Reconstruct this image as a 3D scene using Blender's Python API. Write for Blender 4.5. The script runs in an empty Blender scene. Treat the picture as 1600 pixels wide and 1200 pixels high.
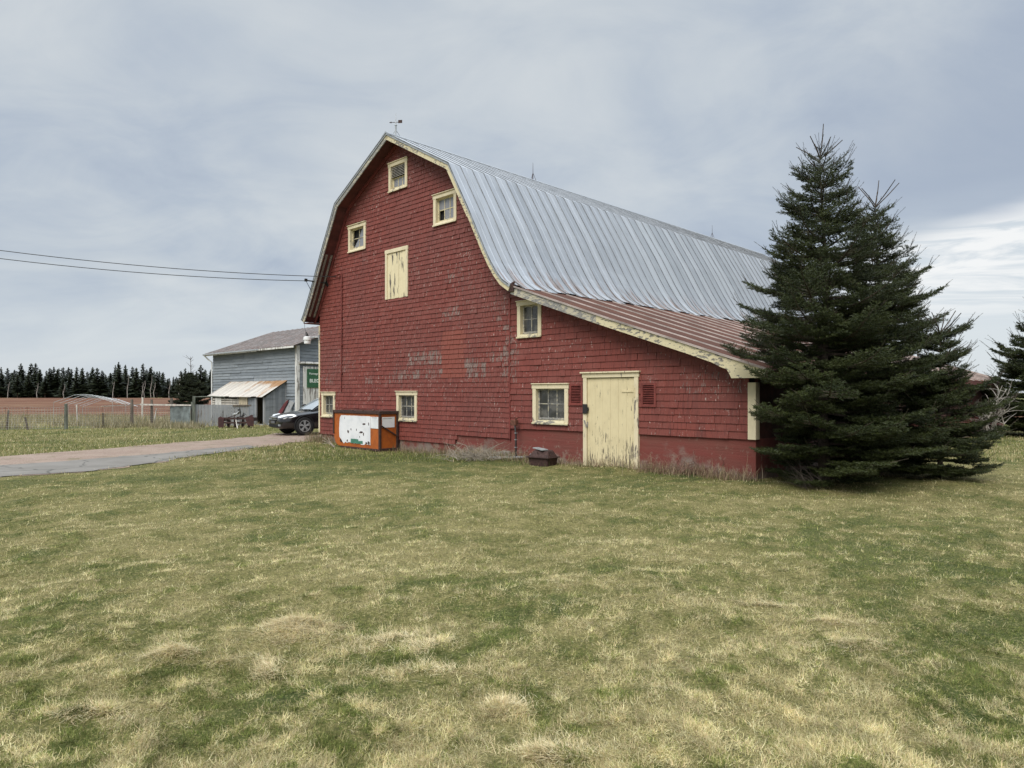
import bpy, bmesh, math, random
import numpy as np
from mathutils import Vector, Matrix, Euler

random.seed(7)
RNG = np.random.default_rng(11)
SC = bpy.context.scene
COL = SC.collection
R = math.radians

# ------------------------------------------------------------------ camera
F_PX, HORIZON = 1080.0, 613.0            # focal length and horizon row at 1600 px width
CAM_H = 1.6
cam = bpy.data.cameras.new("camera")
camo = bpy.data.objects.new("camera", cam)
COL.objects.link(camo)
camo.location = (0, 0, CAM_H)
camo.rotation_euler = (R(90), 0, 0)
cam.sensor_fit = 'HORIZONTAL'
cam.sensor_width = 36
cam.lens = F_PX / 1600 * 36
cam.shift_y = (HORIZON - 600) / 1600
cam.clip_start = 0.05
cam.clip_end = 3000
SC.camera = camo

# ------------------------------------------------------------------ view
SC.view_settings.view_transform = 'Standard'
SC.view_settings.look = 'None'
SC.view_settings.exposure = 0.33
SC.view_settings.gamma = 1.0
SC.view_settings.use_curve_mapping = False
SC.cycles.max_bounces = 6
SC.cycles.transparent_max_bounces = 12

SUN_EL, SUN_AZ = R(48), R(205)           # azimuth from +Y clockwise: behind the camera, to its left
# ------------------------------------------------------------------ node helper
class NT:
    def __init__(self, tree):
        self.t = tree; self.n = tree.nodes; self.l = tree.links
    def node(self, typ, **kw):
        n = self.n.new(typ)
        for k, v in kw.items():
            if k == 'inp':
                for i, val in v.items():
                    if isinstance(val, bpy.types.NodeSocket): self.l.new(val, n.inputs[i])
                    else: n.inputs[i].default_value = val
            else: setattr(n, k, v)
        return n
    def math(self, op, a, b=0.0, c=0.0, clamp=False):
        n = self.node('ShaderNodeMath', operation=op, use_clamp=clamp)
        for i, v in enumerate((a, b, c)):
            if isinstance(v, bpy.types.NodeSocket): self.l.new(v, n.inputs[i])
            else: n.inputs[i].default_value = v
        return n.outputs[0]
    def vmath(self, op, a, b=(0, 0, 0)):
        n = self.node('ShaderNodeVectorMath', operation=op)
        for i, v in enumerate((a, b)):
            if isinstance(v, bpy.types.NodeSocket): self.l.new(v, n.inputs[i])
            else: n.inputs[i].default_value = v
        return n
    def noise(self, vec, scale=5.0, detail=4.0, rough=0.55, stretch=None, dist=0.0):
        if stretch is not None:
            m = self.node('ShaderNodeMapping'); self.l.new(vec, m.inputs[0])
            m.inputs['Scale'].default_value = stretch; vec = m.outputs[0]
        n = self.node('ShaderNodeTexNoise'); self.l.new(vec, n.inputs['Vector'])
        n.inputs['Scale'].default_value = scale; n.inputs['Detail'].default_value = detail
        n.inputs['Roughness'].default_value = rough; n.inputs['Distortion'].default_value = dist
        return n.outputs[0]
    def step(self, v, a, b, lo=0.0, hi=1.0):
        n = self.node('ShaderNodeMapRange'); n.interpolation_type = 'SMOOTHSTEP'
        self.l.new(v, n.inputs[0])
        n.inputs[1].default_value = a; n.inputs[2].default_value = b
        n.inputs[3].default_value = lo; n.inputs[4].default_value = hi
        return n.outputs[0]
    def mix(self, f, a, b, blend='MIX'):
        n = self.node('ShaderNodeMix', data_type='RGBA', blend_type=blend)
        for i, v in ((0, f), (6, a), (7, b)):
            if isinstance(v, bpy.types.NodeSocket): self.l.new(v, n.inputs[i])
            else: n.inputs[i].default_value = (tuple(v) + (1,)) if (i and len(v) == 3) else v
        return n.outputs[2]
    def ramp(self, v, stops):
        n = self.node('ShaderNodeValToRGB'); self.l.new(v, n.inputs[0])
        e = n.color_ramp.elements
        while len(e) > 1: e.remove(e[-1])
        e[0].position = stops[0][0]; e[0].color = tuple(stops[0][1]) + (1,)
        for p, c in stops[1:]:
            x = e.new(p); x.color = tuple(c) + (1,)
        return n.outputs[0]
    def attr(self, name):
        return self.node('ShaderNodeAttribute', attribute_name=name)
    def sep(self, v):
        return self.node('ShaderNodeSeparateXYZ', inp={0: v}).outputs

# ------------------------------------------------------------------ world
world = bpy.data.worlds.new("World"); SC.world = world
world.use_nodes = True
W = NT(world.node_tree); W.n.clear()
def build_world():
    tc = W.node('ShaderNodeTexCoord'); g = tc.outputs['Generated']
    x, y, z = W.sep(g)
    sky = W.node('ShaderNodeTexSky'); sky.sky_type = 'NISHITA'; sky.sun_disc = False
    sky.sun_elevation = SUN_EL; sky.sun_rotation = SUN_AZ
    zc = W.math('MAXIMUM', z, 0.0)
    den = W.math('ADD', zc, 0.30)
    cx = W.math('DIVIDE', x, den); cy = W.math('DIVIDE', y, den)
    comb = W.node('ShaderNodeCombineXYZ', inp={0: cx, 1: cy, 2: 0.0}).outputs[0]
    n1 = W.noise(comb, 0.95, 5, 0.54, (1, 1.15, 1), 0.5)
    n2 = W.noise(comb, 2.8, 6, 0.60, (0.85, 1.25, 1), 0.6)
    n = W.math('ADD', W.math('MULTIPLY', n1, 0.62), W.math('MULTIPLY', n2, 0.38))
    cloud = W.ramp(n, [(0.33, (0.40, 0.465, 0.575)), (0.43, (0.495, 0.56, 0.645)), (0.51, (0.58, 0.635, 0.69)),
                       (0.59, (0.65, 0.695, 0.73)), (0.70, (0.73, 0.76, 0.775))])
    # a darker bank of cloud to the right, above a thin bright gap near the horizon
    az = W.math('ARCTAN2', x, y)
    el = W.math('ARCSINE', z)
    wob = W.math('MULTIPLY', W.math('SUBTRACT', n2, 0.5), 0.10)
    elw = W.math('ADD', el, wob)
    rt = W.step(az, 0.30, 0.62)
    bank = W.math('MULTIPLY', rt, W.math('MULTIPLY', W.step(elw, 0.20, 0.26), W.step(elw, 0.52, 0.30)))
    c = W.mix(W.math('MULTIPLY', bank, 0.75), cloud, (0.375, 0.44, 0.55))
    tb = W.node('ShaderNodeCombineXYZ', inp={0: W.math('MULTIPLY', az, 7.0), 1: W.math('MULTIPLY', el, 46.0), 2: 3.3}).outputs[0]
    nb = W.noise(tb, 1.0, 6, 0.6, None, 0.8)
    elb = W.math('ADD', el, W.math('MULTIPLY', W.math('SUBTRACT', W.noise(tb, 0.4, 3, 0.5), 0.5), 0.05))
    slope = W.math('SUBTRACT', elb, W.math('MULTIPLY', W.math('SUBTRACT', az, 0.6), 0.14))
    gap = W.math('MULTIPLY', W.step(slope, 0.222, 0.188), W.step(az, 0.36, 0.56))
    gapc = W.mix(W.step(nb, 0.36, 0.58), (0.68, 0.74, 0.79), (0.96, 0.965, 0.96))
    gapc = W.mix(W.step(el, 0.125, 0.06), gapc, (0.735, 0.79, 0.83))
    c = W.mix(gap, c, gapc)
    # pale strip low over the field
    low = W.math('MULTIPLY', W.step(el, 0.17, 0.02), 0.6)
    c = W.mix(low, c, (0.70, 0.755, 0.80))
    # overcast: brighter towards the zenith
    lift = W.math('ADD', 1.0, W.math('MULTIPLY', W.step(el, 0.55, 1.2), 3.1))
    c = W.mix(1.0, c, W.node('ShaderNodeCombineXYZ', inp={0: lift, 1: lift, 2: lift}).outputs[0], 'MULTIPLY')
    b1 = W.node('ShaderNodeBackground', inp={0: sky.outputs[0], 1: 0.05})
    b2 = W.node('ShaderNodeBackground', inp={0: c, 1: 0.83})
    add = W.node('ShaderNodeMixShader', inp={0: 0.88, 1: b1.outputs[0], 2: b2.outputs[0]})
    out = W.node('ShaderNodeOutputWorld'); W.l.new(add.outputs[0], out.inputs[0])
build_world()
world.cycles.sampling_method = 'MANUAL'
world.cycles.sample_map_resolution = 1024

# ------------------------------------------------------------------ sun (soft, through cloud)
sun = bpy.data.lights.new("sun", 'SUN'); sun.energy = 2.3; sun.angle = R(38); sun.color = (1.0, 0.95, 0.87)
suno = bpy.data.objects.new("sun", sun); COL.objects.link(suno)
sdir = Vector((math.sin(SUN_AZ) * math.cos(SUN_EL), math.cos(SUN_AZ) * math.cos(SUN_EL), math.sin(SUN_EL)))
suno.rotation_euler = (-sdir).to_track_quat('-Z', 'Y').to_euler()

# ------------------------------------------------------------------ frames
DG = np.array([-1100.0, 1080.0]); DG /= np.linalg.norm(DG)      # along the gable, to the left
DR = np.array([1080.0, 1100.0]); DR /= np.linalg.norm(DR)       # along the ridge, away
Yc = CAM_H * F_PX / (750 - HORIZON)
A = np.array([(1178 - 800) / F_PX * Yc, Yc])                    # right front corner of the red barn
ROT = math.atan2(DG[1], DG[0])                                  # local x = along gable, local y = outwards, z up
def wxy(s, o): return A + DG * s - DR * o
def gpt(u, v, z=0.0):
    t = (CAM_H - z) * F_PX / (v - HORIZON)
    return np.array([(u - 800) / F_PX * t, t])
def local(p):
    d = np.array(p) - A
    return float(d @ DG), float(-(d @ DR))

# ------------------------------------------------------------------ value noise in numpy (ground)
_perm = RNG.random((256, 256))
def vnoise(x, y):
    xi = np.floor(x).astype(int); yi = np.floor(y).astype(int)
    fx = x - xi; fy = y - yi
    fx = fx * fx * (3 - 2 * fx); fy = fy * fy * (3 - 2 * fy)
    a = _perm[xi & 255, yi & 255]; b = _perm[(xi + 1) & 255, yi & 255]
    c = _perm[xi & 255, (yi + 1) & 255]; d = _perm[(xi + 1) & 255, (yi + 1) & 255]
    return (a * (1 - fx) + b * fx) * (1 - fy) + (c * (1 - fx) + d * fx) * fy
def fbm(x, y, o=4):
    s = 0; a = 0.5; t = 0
    for i in range(o):
        s = s + a * vnoise(x + 17.3 * i, y - 9.1 * i); t += a; a *= 0.5; x = x * 2.03; y = y * 2.03
    return s / t
def sstep(v, a, b):
    t = np.clip((v - a) / (b - a), 0, 1); return t * t * (3 - 2 * t)

# ------------------------------------------------------------------ mesh builder
class MB:
    def __init__(self):
        self.v = []; self.f = []; self.m = []; self.r = []; self.w = []
        self.mi = 0; self.rnd = 0.5; self.wear = 0.0
    def face(self, idx):
        self.f.append(idx); self.m.append(self.mi); self.r.append(self.rnd); self.w.append(self.wear)
    def poly(self, pts):
        n = len(self.v); self.v.extend([tuple(p) for p in pts]); self.face(tuple(range(n, n + len(pts))))
    def hexa(self, p):                       # 8 points: bottom 0-3 ccw, top 4-7
        n = len(self.v); self.v.extend([tuple(q) for q in p])
        for q in ((3, 2, 1, 0), (4, 5, 6, 7), (0, 1, 5, 4), (1, 2, 6, 5), (2, 3, 7, 6), (3, 0, 4, 7)):
            self.face(tuple(n + i for i in q))
    def box(self, x0, x1, y0, y1, z0, z1):
        self.hexa([(x0, y0, z0), (x1, y0, z0), (x1, y1, z0), (x0, y1, z0),
                   (x0, y0, z1), (x1, y0, z1), (x1, y1, z1), (x0, y1, z1)])
    def beam(self, p, q, w, h, up=(0, 0, 1)):
        p = Vector(p); q = Vector(q); d = (q - p).normalized(); u = Vector(up)
        if abs(d.dot(u)) > 0.98: u = Vector((1, 0, 0))
        sx = d.cross(u).normalized(); u = sx.cross(d).normalized()
        sx = sx * w / 2; u = u * h / 2
        self.hexa([p - sx - u, p + sx - u, q + sx - u, q - sx - u, p - sx + u, p + sx + u, q + sx + u, q - sx + u])
    def tube(self, pts, rad, n=8, caps=True):
        pts = [Vector(p) for p in pts]
        if not hasattr(rad, '__len__'): rad = [rad] * len(pts)
        base = len(self.v); k = len(pts)
        d0 = (pts[1] - pts[0]).normalized()
        u = d0.orthogonal().normalized()
        for i, p in enumerate(pts):
            d = (pts[min(i + 1, k - 1)] - pts[max(i - 1, 0)])
            if d.length < 1e-9: d = d0
            d.normalize()
            u = (u - d * u.dot(d))
            if u.length < 1e-6: u = d.orthogonal()
            u.normalize(); w = d.cross(u)
            for j in range(n):
                a = 2 * math.pi * j / n
                self.v.append(tuple(p + (u * math.cos(a) + w * math.sin(a)) * rad[i]))
        for i in range(k - 1):
            for j in range(n):
                a = base + i * n + j; b = base + i * n + (j + 1) % n
                self.face((a, b, b + n, a + n))
        if caps:
            self.face(tuple(base + j for j in range(n))[::-1])
            self.face(tuple(base + (k - 1) * n + j for j in range(n)))
    def lathe(self, prof, axis_p, axis='z', n=16, caps=True):
        base = len(self.v); k = len(prof)
        for r, t in prof:
            for j in range(n):
                a = 2 * math.pi * j / n; c, s = r * math.cos(a), r * math.sin(a)
                if axis == 'z': q = (c, s, t)
                elif axis == 'x': q = (t, c, s)
                else: q = (s, t, c)
                self.v.append((axis_p[0] + q[0], axis_p[1] + q[1], axis_p[2] + q[2]))
        for i in range(k - 1):
            for j in range(n):
                a = base + i * n + j; b = base + i * n + (j + 1) % n
                self.face((a, b, b + n, a + n))
        if not caps: return
        self.face(tuple(base + j for j in range(n))[::-1]); self.face(tuple(base + (k - 1) * n + j for j in range(n)))
    def extrude(self, poly, fn, t0, t1):     # polygon in 2d, fn(a,b,t)->xyz
        n = len(self.v); k = len(poly)
        for t in (t0, t1):
            for a, b in poly: self.v.append(tuple(fn(a, b, t)))
        self.face(tuple(range(n, n + k))); self.face(tuple(range(n + k, n + 2 * k))[::-1])
        for i in range(k):
            j = (i + 1) % k
            self.face((n + i, n + k + i, n + k + j, n + j))
    def build(self, name, mats, parent=None, smooth=False, bevel=0.0, fix=True, subsurf=0):
        me = bpy.data.meshes.new(name); me.from_pydata(self.v, [], self.f)
        if not isinstance(mats, (list, tuple)): mats = [mats]
        for m in mats: me.materials.append(m)
        me.polygons.foreach_set('material_index', self.m)
        a = me.attributes.new('rnd', 'FLOAT', 'FACE'); a.data.foreach_set('value', self.r)
        if any(self.w):
            a = me.attributes.new('wear', 'FLOAT', 'FACE'); a.data.foreach_set('value', self.w)
        if fix:
            bm = bmesh.new(); bm.from_mesh(me); bmesh.ops.recalc_face_normals(bm, faces=bm.faces); bm.to_mesh(me); bm.free()
        if smooth: me.polygons.foreach_set('use_smooth', [True] * len(me.polygons))
        me.update()
        o = bpy.data.objects.new(name, me); COL.objects.link(o)
        if parent: o.parent = parent
        if bevel:
            b = o.modifiers.new('bevel', 'BEVEL'); b.width = bevel; b.segments = 2; b.limit_method = 'ANGLE'
        if subsurf:
            b = o.modifiers.new('subdivision', 'SUBSURF'); b.levels = subsurf; b.render_levels = subsurf
        return o
def tag(o, label=None, cat=None, group=None, kind=None):
    if label: o['label'] = label
    if cat: o['category'] = cat
    if group: o['group'] = group
    if kind: o['kind'] = kind
    return o
def empty(name, loc, rz=0.0, label=None, cat=None, group=None):
    o = bpy.data.objects.new(name, None); COL.objects.link(o)
    o.empty_display_size = 0.2; o.location = loc; o.rotation_euler = (0, 0, rz)
    return tag(o, label, cat, group)
def np_mesh(name, verts, faces_flat, loop_tot, mats, attrs=None, parent=None, smooth=False, uniform=3):
    """verts Nx3, faces as array KxU (uniform) -> object; attrs: {name:(type,domain,array)}"""
    me = bpy.data.meshes.new(name)
    nf = len(faces_flat)
    me.vertices.add(len(verts)); me.vertices.foreach_set('co', np.ascontiguousarray(verts, dtype=np.float32).ravel())
    me.loops.add(nf * uniform); me.loops.foreach_set('vertex_index', np.ascontiguousarray(faces_flat, dtype=np.int32).ravel())
    me.polygons.add(nf); me.polygons.foreach_set('loop_start', np.arange(0, nf * uniform, uniform, dtype=np.int32))
    try: me.polygons.foreach_set('loop_total', np.full(nf, uniform, dtype=np.int32))
    except Exception: pass
    if not isinstance(mats, (list, tuple)): mats = [mats]
    for m in mats: me.materials.append(m)
    if smooth: me.polygons.foreach_set('use_smooth', np.ones(nf, dtype=bool))
    me.update(calc_edges=True)
    for k, (typ, dom, arr) in (attrs or {}).items():
        at = me.attributes.new(k, typ, dom)
        key = 'color' if 'COLOR' in typ else ('vector' if 'VECTOR' in typ else 'value')
        at.data.foreach_set(key, np.ascontiguousarray(arr, dtype=np.float32).ravel())
    me.validate()
    o = bpy.data.objects.new(name, me); COL.objects.link(o)
    if parent: o.parent = parent
    return o

# ------------------------------------------------------------------ materials
def new_mat(name):
    m = bpy.data.materials.new(name); m.use_nodes = True
    nt = NT(m.node_tree); nt.n.clear()
    out = nt.node('ShaderNodeOutputMaterial')
    p = nt.node('ShaderNodeBsdfPrincipled'); nt.l.new(p.outputs[0], out.inputs[0])
    return m, nt, p
def setp(nt, p, **kw):
    for k, v in kw.items():
        k = k.replace('_', ' ')
        if isinstance(v, bpy.types.NodeSocket): nt.l.new(v, p.inputs[k])
        else:
            if k == 'Base Color' and len(v) == 3: v = tuple(v) + (1,)
            p.inputs[k].default_value = v
def bump(nt, p, h, strength=0.3, dist=0.01):
    b = nt.node('ShaderNodeBump', inp={'Height': h, 'Strength': strength, 'Distance': dist})
    nt.l.new(b.outputs[0], p.inputs['Normal'])
def objc(nt): return nt.node('ShaderNodeTexCoord').outputs['Object']

def plain(name, col, rough=0.6, var=0.25, scale=6.0, metal=0.0, bmp=0.15, stretch=None):
    m, nt, p = new_mat(name)
    c = objc(nt); n = nt.noise(c, scale, 5, 0.6, stretch)
    v = nt.step(n, 0.3, 0.7, 1 - var, 1 + var)
    base = nt.mix(1.0, col, nt.node('ShaderNodeCombineXYZ', inp={0: v, 1: v, 2: v}).outputs[0], 'MULTIPLY')
    setp(nt, p, Base_Color=base, Roughness=rough, Metallic=metal)
    if bmp: bump(nt, p, nt.noise(c, scale * 6, 4, 0.6, stretch), bmp, 0.01)
    return m

def peel(name, paint, bare, amount=0.5, rough=0.6, stretch=(1, 1, 0.25), scale=14, bare2=None, low=None):
    """old paint with bare wood showing through, streaked along the grain"""
    m, nt, p = new_mat(name)
    c = objc(nt)
    n = nt.noise(c, scale, 6, 0.65, stretch)
    n2 = nt.noise(c, 1.3, 3, 0.5)
    k = nt.math('ADD', n, nt.math('MULTIPLY', nt.math('SUBTRACT', n2, 0.5), 0.5))
    if low is not None:
        z = nt.sep(c)[2]
        k = nt.math('ADD', k, nt.step(z, low[0], low[1], low[2], 0.0))
    edge = 0.80 - 0.4 * amount
    mask = nt.step(k, edge, edge + 0.035)
    tone = nt.step(nt.noise(c, 40, 4, 0.6, stretch), 0.3, 0.7)
    pc = nt.mix(nt.math('MULTIPLY', tone, 0.30), paint, tuple(x * 0.72 for x in paint))
    pc = nt.mix(nt.step(nt.noise(c, 2.2, 4, 0.6), 0.42, 0.75, 0, 0.45), pc, (paint[0] * 0.72, paint[1] * 0.70, paint[2] * 0.66))
    bc = nt.mix(nt.step(nt.noise(c, 60, 3, 0.6, stretch), 0.35, 0.65), bare, bare2 or tuple(x * 0.4 for x in bare))
    setp(nt, p, Base_Color=nt.mix(mask, pc, bc), Roughness=rough)
    h = nt.math('SUBTRACT', nt.noise(c, 70, 4, 0.6, stretch), nt.math('MULTIPLY', mask, 0.8))
    bump(nt, p, h, 0.35, 0.006)
    return m

CREAM = (0.70, 0.615, 0.425)
M = {}
M['cream'] = peel('cream_paint', CREAM, (0.30, 0.26, 0.21), 0.44, scale=12)
M['cream_worn'] = peel('cream_paint_worn', (0.62, 0.55, 0.36), (0.28, 0.26, 0.22), 0.66, scale=22, stretch=(.4, 1, 1))
M['cream_grey'] = peel('cream_paint_greyed', (0.47, 0.43, 0.33), (0.33, 0.32, 0.30), 0.92, scale=22, stretch=(0.3, 1, 1))
M['hatch'] = peel('hatch_paint', (0.72, 0.63, 0.41), (0.15, 0.13, 0.11), 0.58, scale=8, stretch=(1.3, 1, 0.16))
M['door'] = peel('door_paint', (0.68, 0.585, 0.365), (0.26, 0.22, 0.16), 0.33, scale=30, stretch=(1.4, 1, 0.12), low=(0.0, 1.0, 0.17))
M['grey_wood'] = peel('grey_wood', (0.31, 0.32, 0.33), (0.20, 0.19, 0.18), 0.5, scale=8, stretch=(1.3, 1.3, 0.12))
M['white_worn'] = peel('white_paint_worn', (0.70, 0.69, 0.66), (0.34, 0.31, 0.28), 0.62, scale=8, stretch=(1.6, 1.6, 0.12))
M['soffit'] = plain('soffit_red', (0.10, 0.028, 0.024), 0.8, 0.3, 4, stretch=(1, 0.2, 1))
M['red_trim'] = plain('red_trim', (0.165, 0.035, 0.028), 0.7, 0.25, 8)
M['dark'] = plain('dark_interior', (0.006, 0.006, 0.007), 0.9, 0.2, 3, bmp=0)
M['black_metal'] = plain('black_metal', (0.018, 0.017, 0.017), 0.5, 0.3, 12)
M['rust'] = plain('rust', (0.11, 0.042, 0.025), 0.85, 0.45, 18, bmp=0.4)
M['rust_dark'] = plain('rust_dark', (0.045, 0.022, 0.018), 0.85, 0.45, 18, bmp=0.4)
M['galv'] = plain('galvanised', (0.40, 0.42, 0.43), 0.45, 0.2, 10, metal=0.5, bmp=0.05)
M['white_plastic'] = plain('white_plastic', (0.75, 0.76, 0.76), 0.5, 0.06, 5, bmp=0.03)
M['wire'] = plain('wire_black', (0.02, 0.02, 0.022), 0.6, 0.1, 5, bmp=0)
M['wire_mesh'] = plain('wire_galvanised', (0.30, 0.30, 0.28), 0.6, 0.3, 2, bmp=0)
M['post'] = plain('fence_post_wood', (0.13, 0.11, 0.09), 0.9, 0.4, 12, stretch=(1, 1, 0.2), bmp=0.4)
M['post_pale'] = plain('fence_post_pale', (0.46, 0.43, 0.39), 0.9, 0.3, 12, stretch=(1, 1, 0.2), bmp=0.4)
M['post_green'] = plain('gate_post_green', (0.115, 0.125, 0.10), 0.9, 0.4, 12, stretch=(1, 1, 0.2), bmp=0.4)
M['bark'] = plain('spruce_bark', (0.062, 0.045, 0.034), 0.95, 0.4, 20, bmp=0.5)
M['birch'] = plain('pale_bark', (0.30, 0.275, 0.245), 0.9, 0.35, 3, bmp=0.2)
M['dry'] = plain('dry_stem', (0.34, 0.27, 0.17), 0.9, 0.4, 3, bmp=0)
M['twig'] = plain('grey_twig', (0.26, 0.225, 0.18), 0.9, 0.4, 4, bmp=0.2)
M['dark_twig'] = plain('dark_twig', (0.075, 0.060, 0.048), 0.9, 0.4, 4, bmp=0.2)
M['redstem'] = plain('red_stem', (0.18, 0.10, 0.075), 0.9, 0.4, 4, bmp=0.2)

def glass_mat(name, col, rough=0.12, dust=0.35):
    m, nt, p = new_mat(name)
    c = objc(nt)
    d = nt.step(nt.noise(c, 3.0, 6, 0.65), 0.40, 0.72)
    base = nt.mix(nt.math('MULTIPLY', d, dust), col, (0.33, 0.31, 0.27))
    setp(nt, p, Base_Color=base, Roughness=nt.step(d, 0, 1, rough, 0.5), IOR=1.5)
    bump(nt, p, nt.noise(c, 1.7, 2, 0.5), 0.05, 0.02)
    return m
M['glass'] = glass_mat('old_window_glass', (0.035, 0.037, 0.038))
M['glass_sky'] = glass_mat('upper_window_glass', (0.20, 0.21, 0.24), 0.05, 0.5)  # sky reflection put into the base colour of these panes

# --- red shingles
def mat_shingle():
    m, nt, p = new_mat('red_shingle')
    c = objc(nt)
    rnd = nt.attr('rnd').outputs['Fac']; wear = nt.attr('wear').outputs['Fac']
    base = nt.mix(rnd, (0.148, 0.0310, 0.022), (0.208, 0.0470, 0.034))
    base = nt.mix(nt.step(nt.noise(c, 0.45, 4, 0.55), 0.38, 0.66), base, (0.165, 0.044, 0.034))
    fine = nt.noise(c, 26, 5, 0.65, (1.6, 1, 0.12))
    base = nt.mix(nt.step(fine, 0.48, 0.68, 0, 0.6), base, (0.075, 0.016, 0.014))
    base = nt.mix(nt.step(nt.noise(c, 1.4, 5, 0.62, (0.7, 1, 1)), 0.52, 0.72, 0, 0.55), base, (0.215, 0.070, 0.056))
    base = nt.mix(nt.step(nt.noise(c, 1.1, 5, 0.62, (1.4, 1, 0.35)), 0.55, 0.74, 0, 0.5), base, (0.085, 0.022, 0.018))
    rn2 = nt.math('FRACT', nt.math('MULTIPLY', rnd, 37.7))
    # bare grey-brown wood where the paint has gone
    nw = nt.noise(c, 15, 6, 0.68, (2.2, 1, 0.42))
    k = nt.math('ADD', nw, nt.math('MULTIPLY', wear, 0.235))
    bare = nt.step(k, 0.625, 0.70)
    barec = nt.mix(nt.step(nt.noise(c, 70, 4, 0.6, (1.3, 1, 0.15)), 0.35, 0.65), (0.30, 0.235, 0.205), (0.075, 0.05, 0.045))
    base = nt.mix(nt.math('MULTIPLY', bare, 0.85), base, barec)
    # scattered pale flakes on single shingles
    nf = nt.noise(c, 20, 3, 0.6, (2.2, 1, 0.6))
    fl = nt.math('MULTIPLY', nt.step(nt.math('ADD', nf, nt.math('MULTIPLY', nt.math('SUBTRACT', nt.noise(c, .7, 3, .6), .5), .22)), 0.645, 0.685), nt.step(rn2, 0.5, 0.57))
    base = nt.mix(nt.math('MULTIPLY', fl, 0.8), base, (0.50, 0.40, 0.36))
    pat = nt.step(wear, -0.9, -0.5, 1, 0)
    base = nt.mix(nt.math('MULTIPLY', pat, 0.6), base, (0.225, 0.060, 0.039))
    setp(nt, p, Base_Color=base, Roughness=0.72)
    bump(nt, p, fine, 0.30, 0.006)
    return m
M['shingle'] = mat_shingle()

def mat_foundation():
    m, nt, p = new_mat('painted_foundation')
    c = objc(nt); z = nt.sep(c)[2]
    base = nt.mix(nt.step(nt.noise(c, 2, 5, 0.6, (0.5, 1, 2)), 0.35, 0.7), (0.17, 0.040, 0.032), (0.15, 0.050, 0.038))
    chip = nt.math('ADD', nt.noise(c, 5, 6, 0.7), nt.step(z, 0.0, 0.55, 0.12, 0.0))
    base = nt.mix(nt.step(chip, 0.58, 0.70, 0, 0.75), base, (0.24, 0.17, 0.135))
    base = nt.mix(nt.step(nt.math('ADD', nt.noise(c, 1.2, 4, 0.6), nt.step(z, -0.1, 0.35, 0.26, 0.0)), 0.58, 0.74, 0, 0.75), base, (0.20, 0.17, 0.145))
    line = nt.noise(c, 5, 2, 0.5, (0.15, 1, 3))
    setp(nt, p, Base_Color=base, Roughness=0.9)
    bump(nt, p, nt.math('ADD', nt.noise(c, 30, 5, 0.65), nt.math('MULTIPLY', line, 1.5)), 0.5, 0.012)
    return m
M['foundation'] = mat_foundation()

def mat_roof():
    m, nt, p = new_mat('galvanised_roof')
    c = objc(nt); x, y, z = nt.sep(c)
    rnd = nt.attr('rnd').outputs['Fac']
    base = nt.mix(rnd, (0.315, 0.335, 0.36), (0.42, 0.44, 0.465))
    st = nt.noise(c, 3.0, 5, 0.62, (0.25, 2.4, 0.25))
    base = nt.mix(nt.step(st, 0.45, 0.75, 0, 0.45), base, (0.20, 0.215, 0.225))
    base = nt.mix(nt.step(nt.noise(c, 1.1, 4, 0.6), 0.5, 0.8, 0, 0.4), base, (0.48, 0.50, 0.52))
    # rust runs low on the sheets and small spots elsewhere
    rr = nt.noise(c, 4.0, 4, 0.6, (0.2, 3.0, 0.2))
    low = nt.step(z, 5.3, 4.25)
    r1 = nt.math('MULTIPLY', nt.step(nt.math('ADD', rr, nt.math('MULTIPLY', low, 0.14)), 0.63, 0.72), low)
    r2 = nt.step(nt.noise(c, 7, 5, 0.7, (0.5, 2.0, 0.5)), 0.70, 0.78, 0, 0.6)
    base = nt.mix(nt.math('MAXIMUM', nt.math('MULTIPLY', r1, 0.8), r2), base, (0.20, 0.115, 0.075))
    setp(nt, p, Base_Color=base, Roughness=nt.step(st, 0.3, 0.7, 0.36, 0.55), Metallic=0.45)
    bump(nt, p, nt.noise(c, 2.3, 3, 0.5, (0.4, 1.5, 0.4)), 0.25, 0.03)
    return m
M['roof'] = mat_roof()
M['seam'] = plain('roof_seam', (0.15, 0.155, 0.16), 0.6, 0.5, 3, metal=0.2, bmp=0)
def mat_leanroof(name, c1, c2, pale):
    m, nt, p = new_mat(name)
    c = objc(nt); rnd = nt.attr('rnd').outputs['Fac']
    base = nt.mix(rnd, c1, c2)
    base = nt.mix(nt.step(nt.noise(c, 3, 5, 0.65, (0.3, 1.6, 0.3)), 0.42, 0.72, 0, 0.6), base, (0.16, 0.07, 0.045))
    base = nt.mix(nt.step(nt.noise(c, 5, 5, 0.7, (0.4, 2, 0.4)), 0.58, 0.75, 0, 0.5), base, pale)
    setp(nt, p, Base_Color=base, Roughness=0.8)
    p.inputs['Specular IOR Level'].default_value = .05
    bump(nt, p, nt.noise(c, 10, 4, 0.6), 0.15, 0.01)
    return m
M['leanroof'] = mat_leanroof('brown_roof_sheet', (0.085, 0.046, 0.036), (0.108, 0.057, 0.044), (0.15, 0.105, 0.09))
M['leanrib'] = plain('brown_roof_rib', (0.31, 0.26, 0.235), 0.55, 0.35, 3, bmp=0, stretch=(0.4, 1, 1))  # worn rib tops, their highlights painted in as a paler tone

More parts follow.
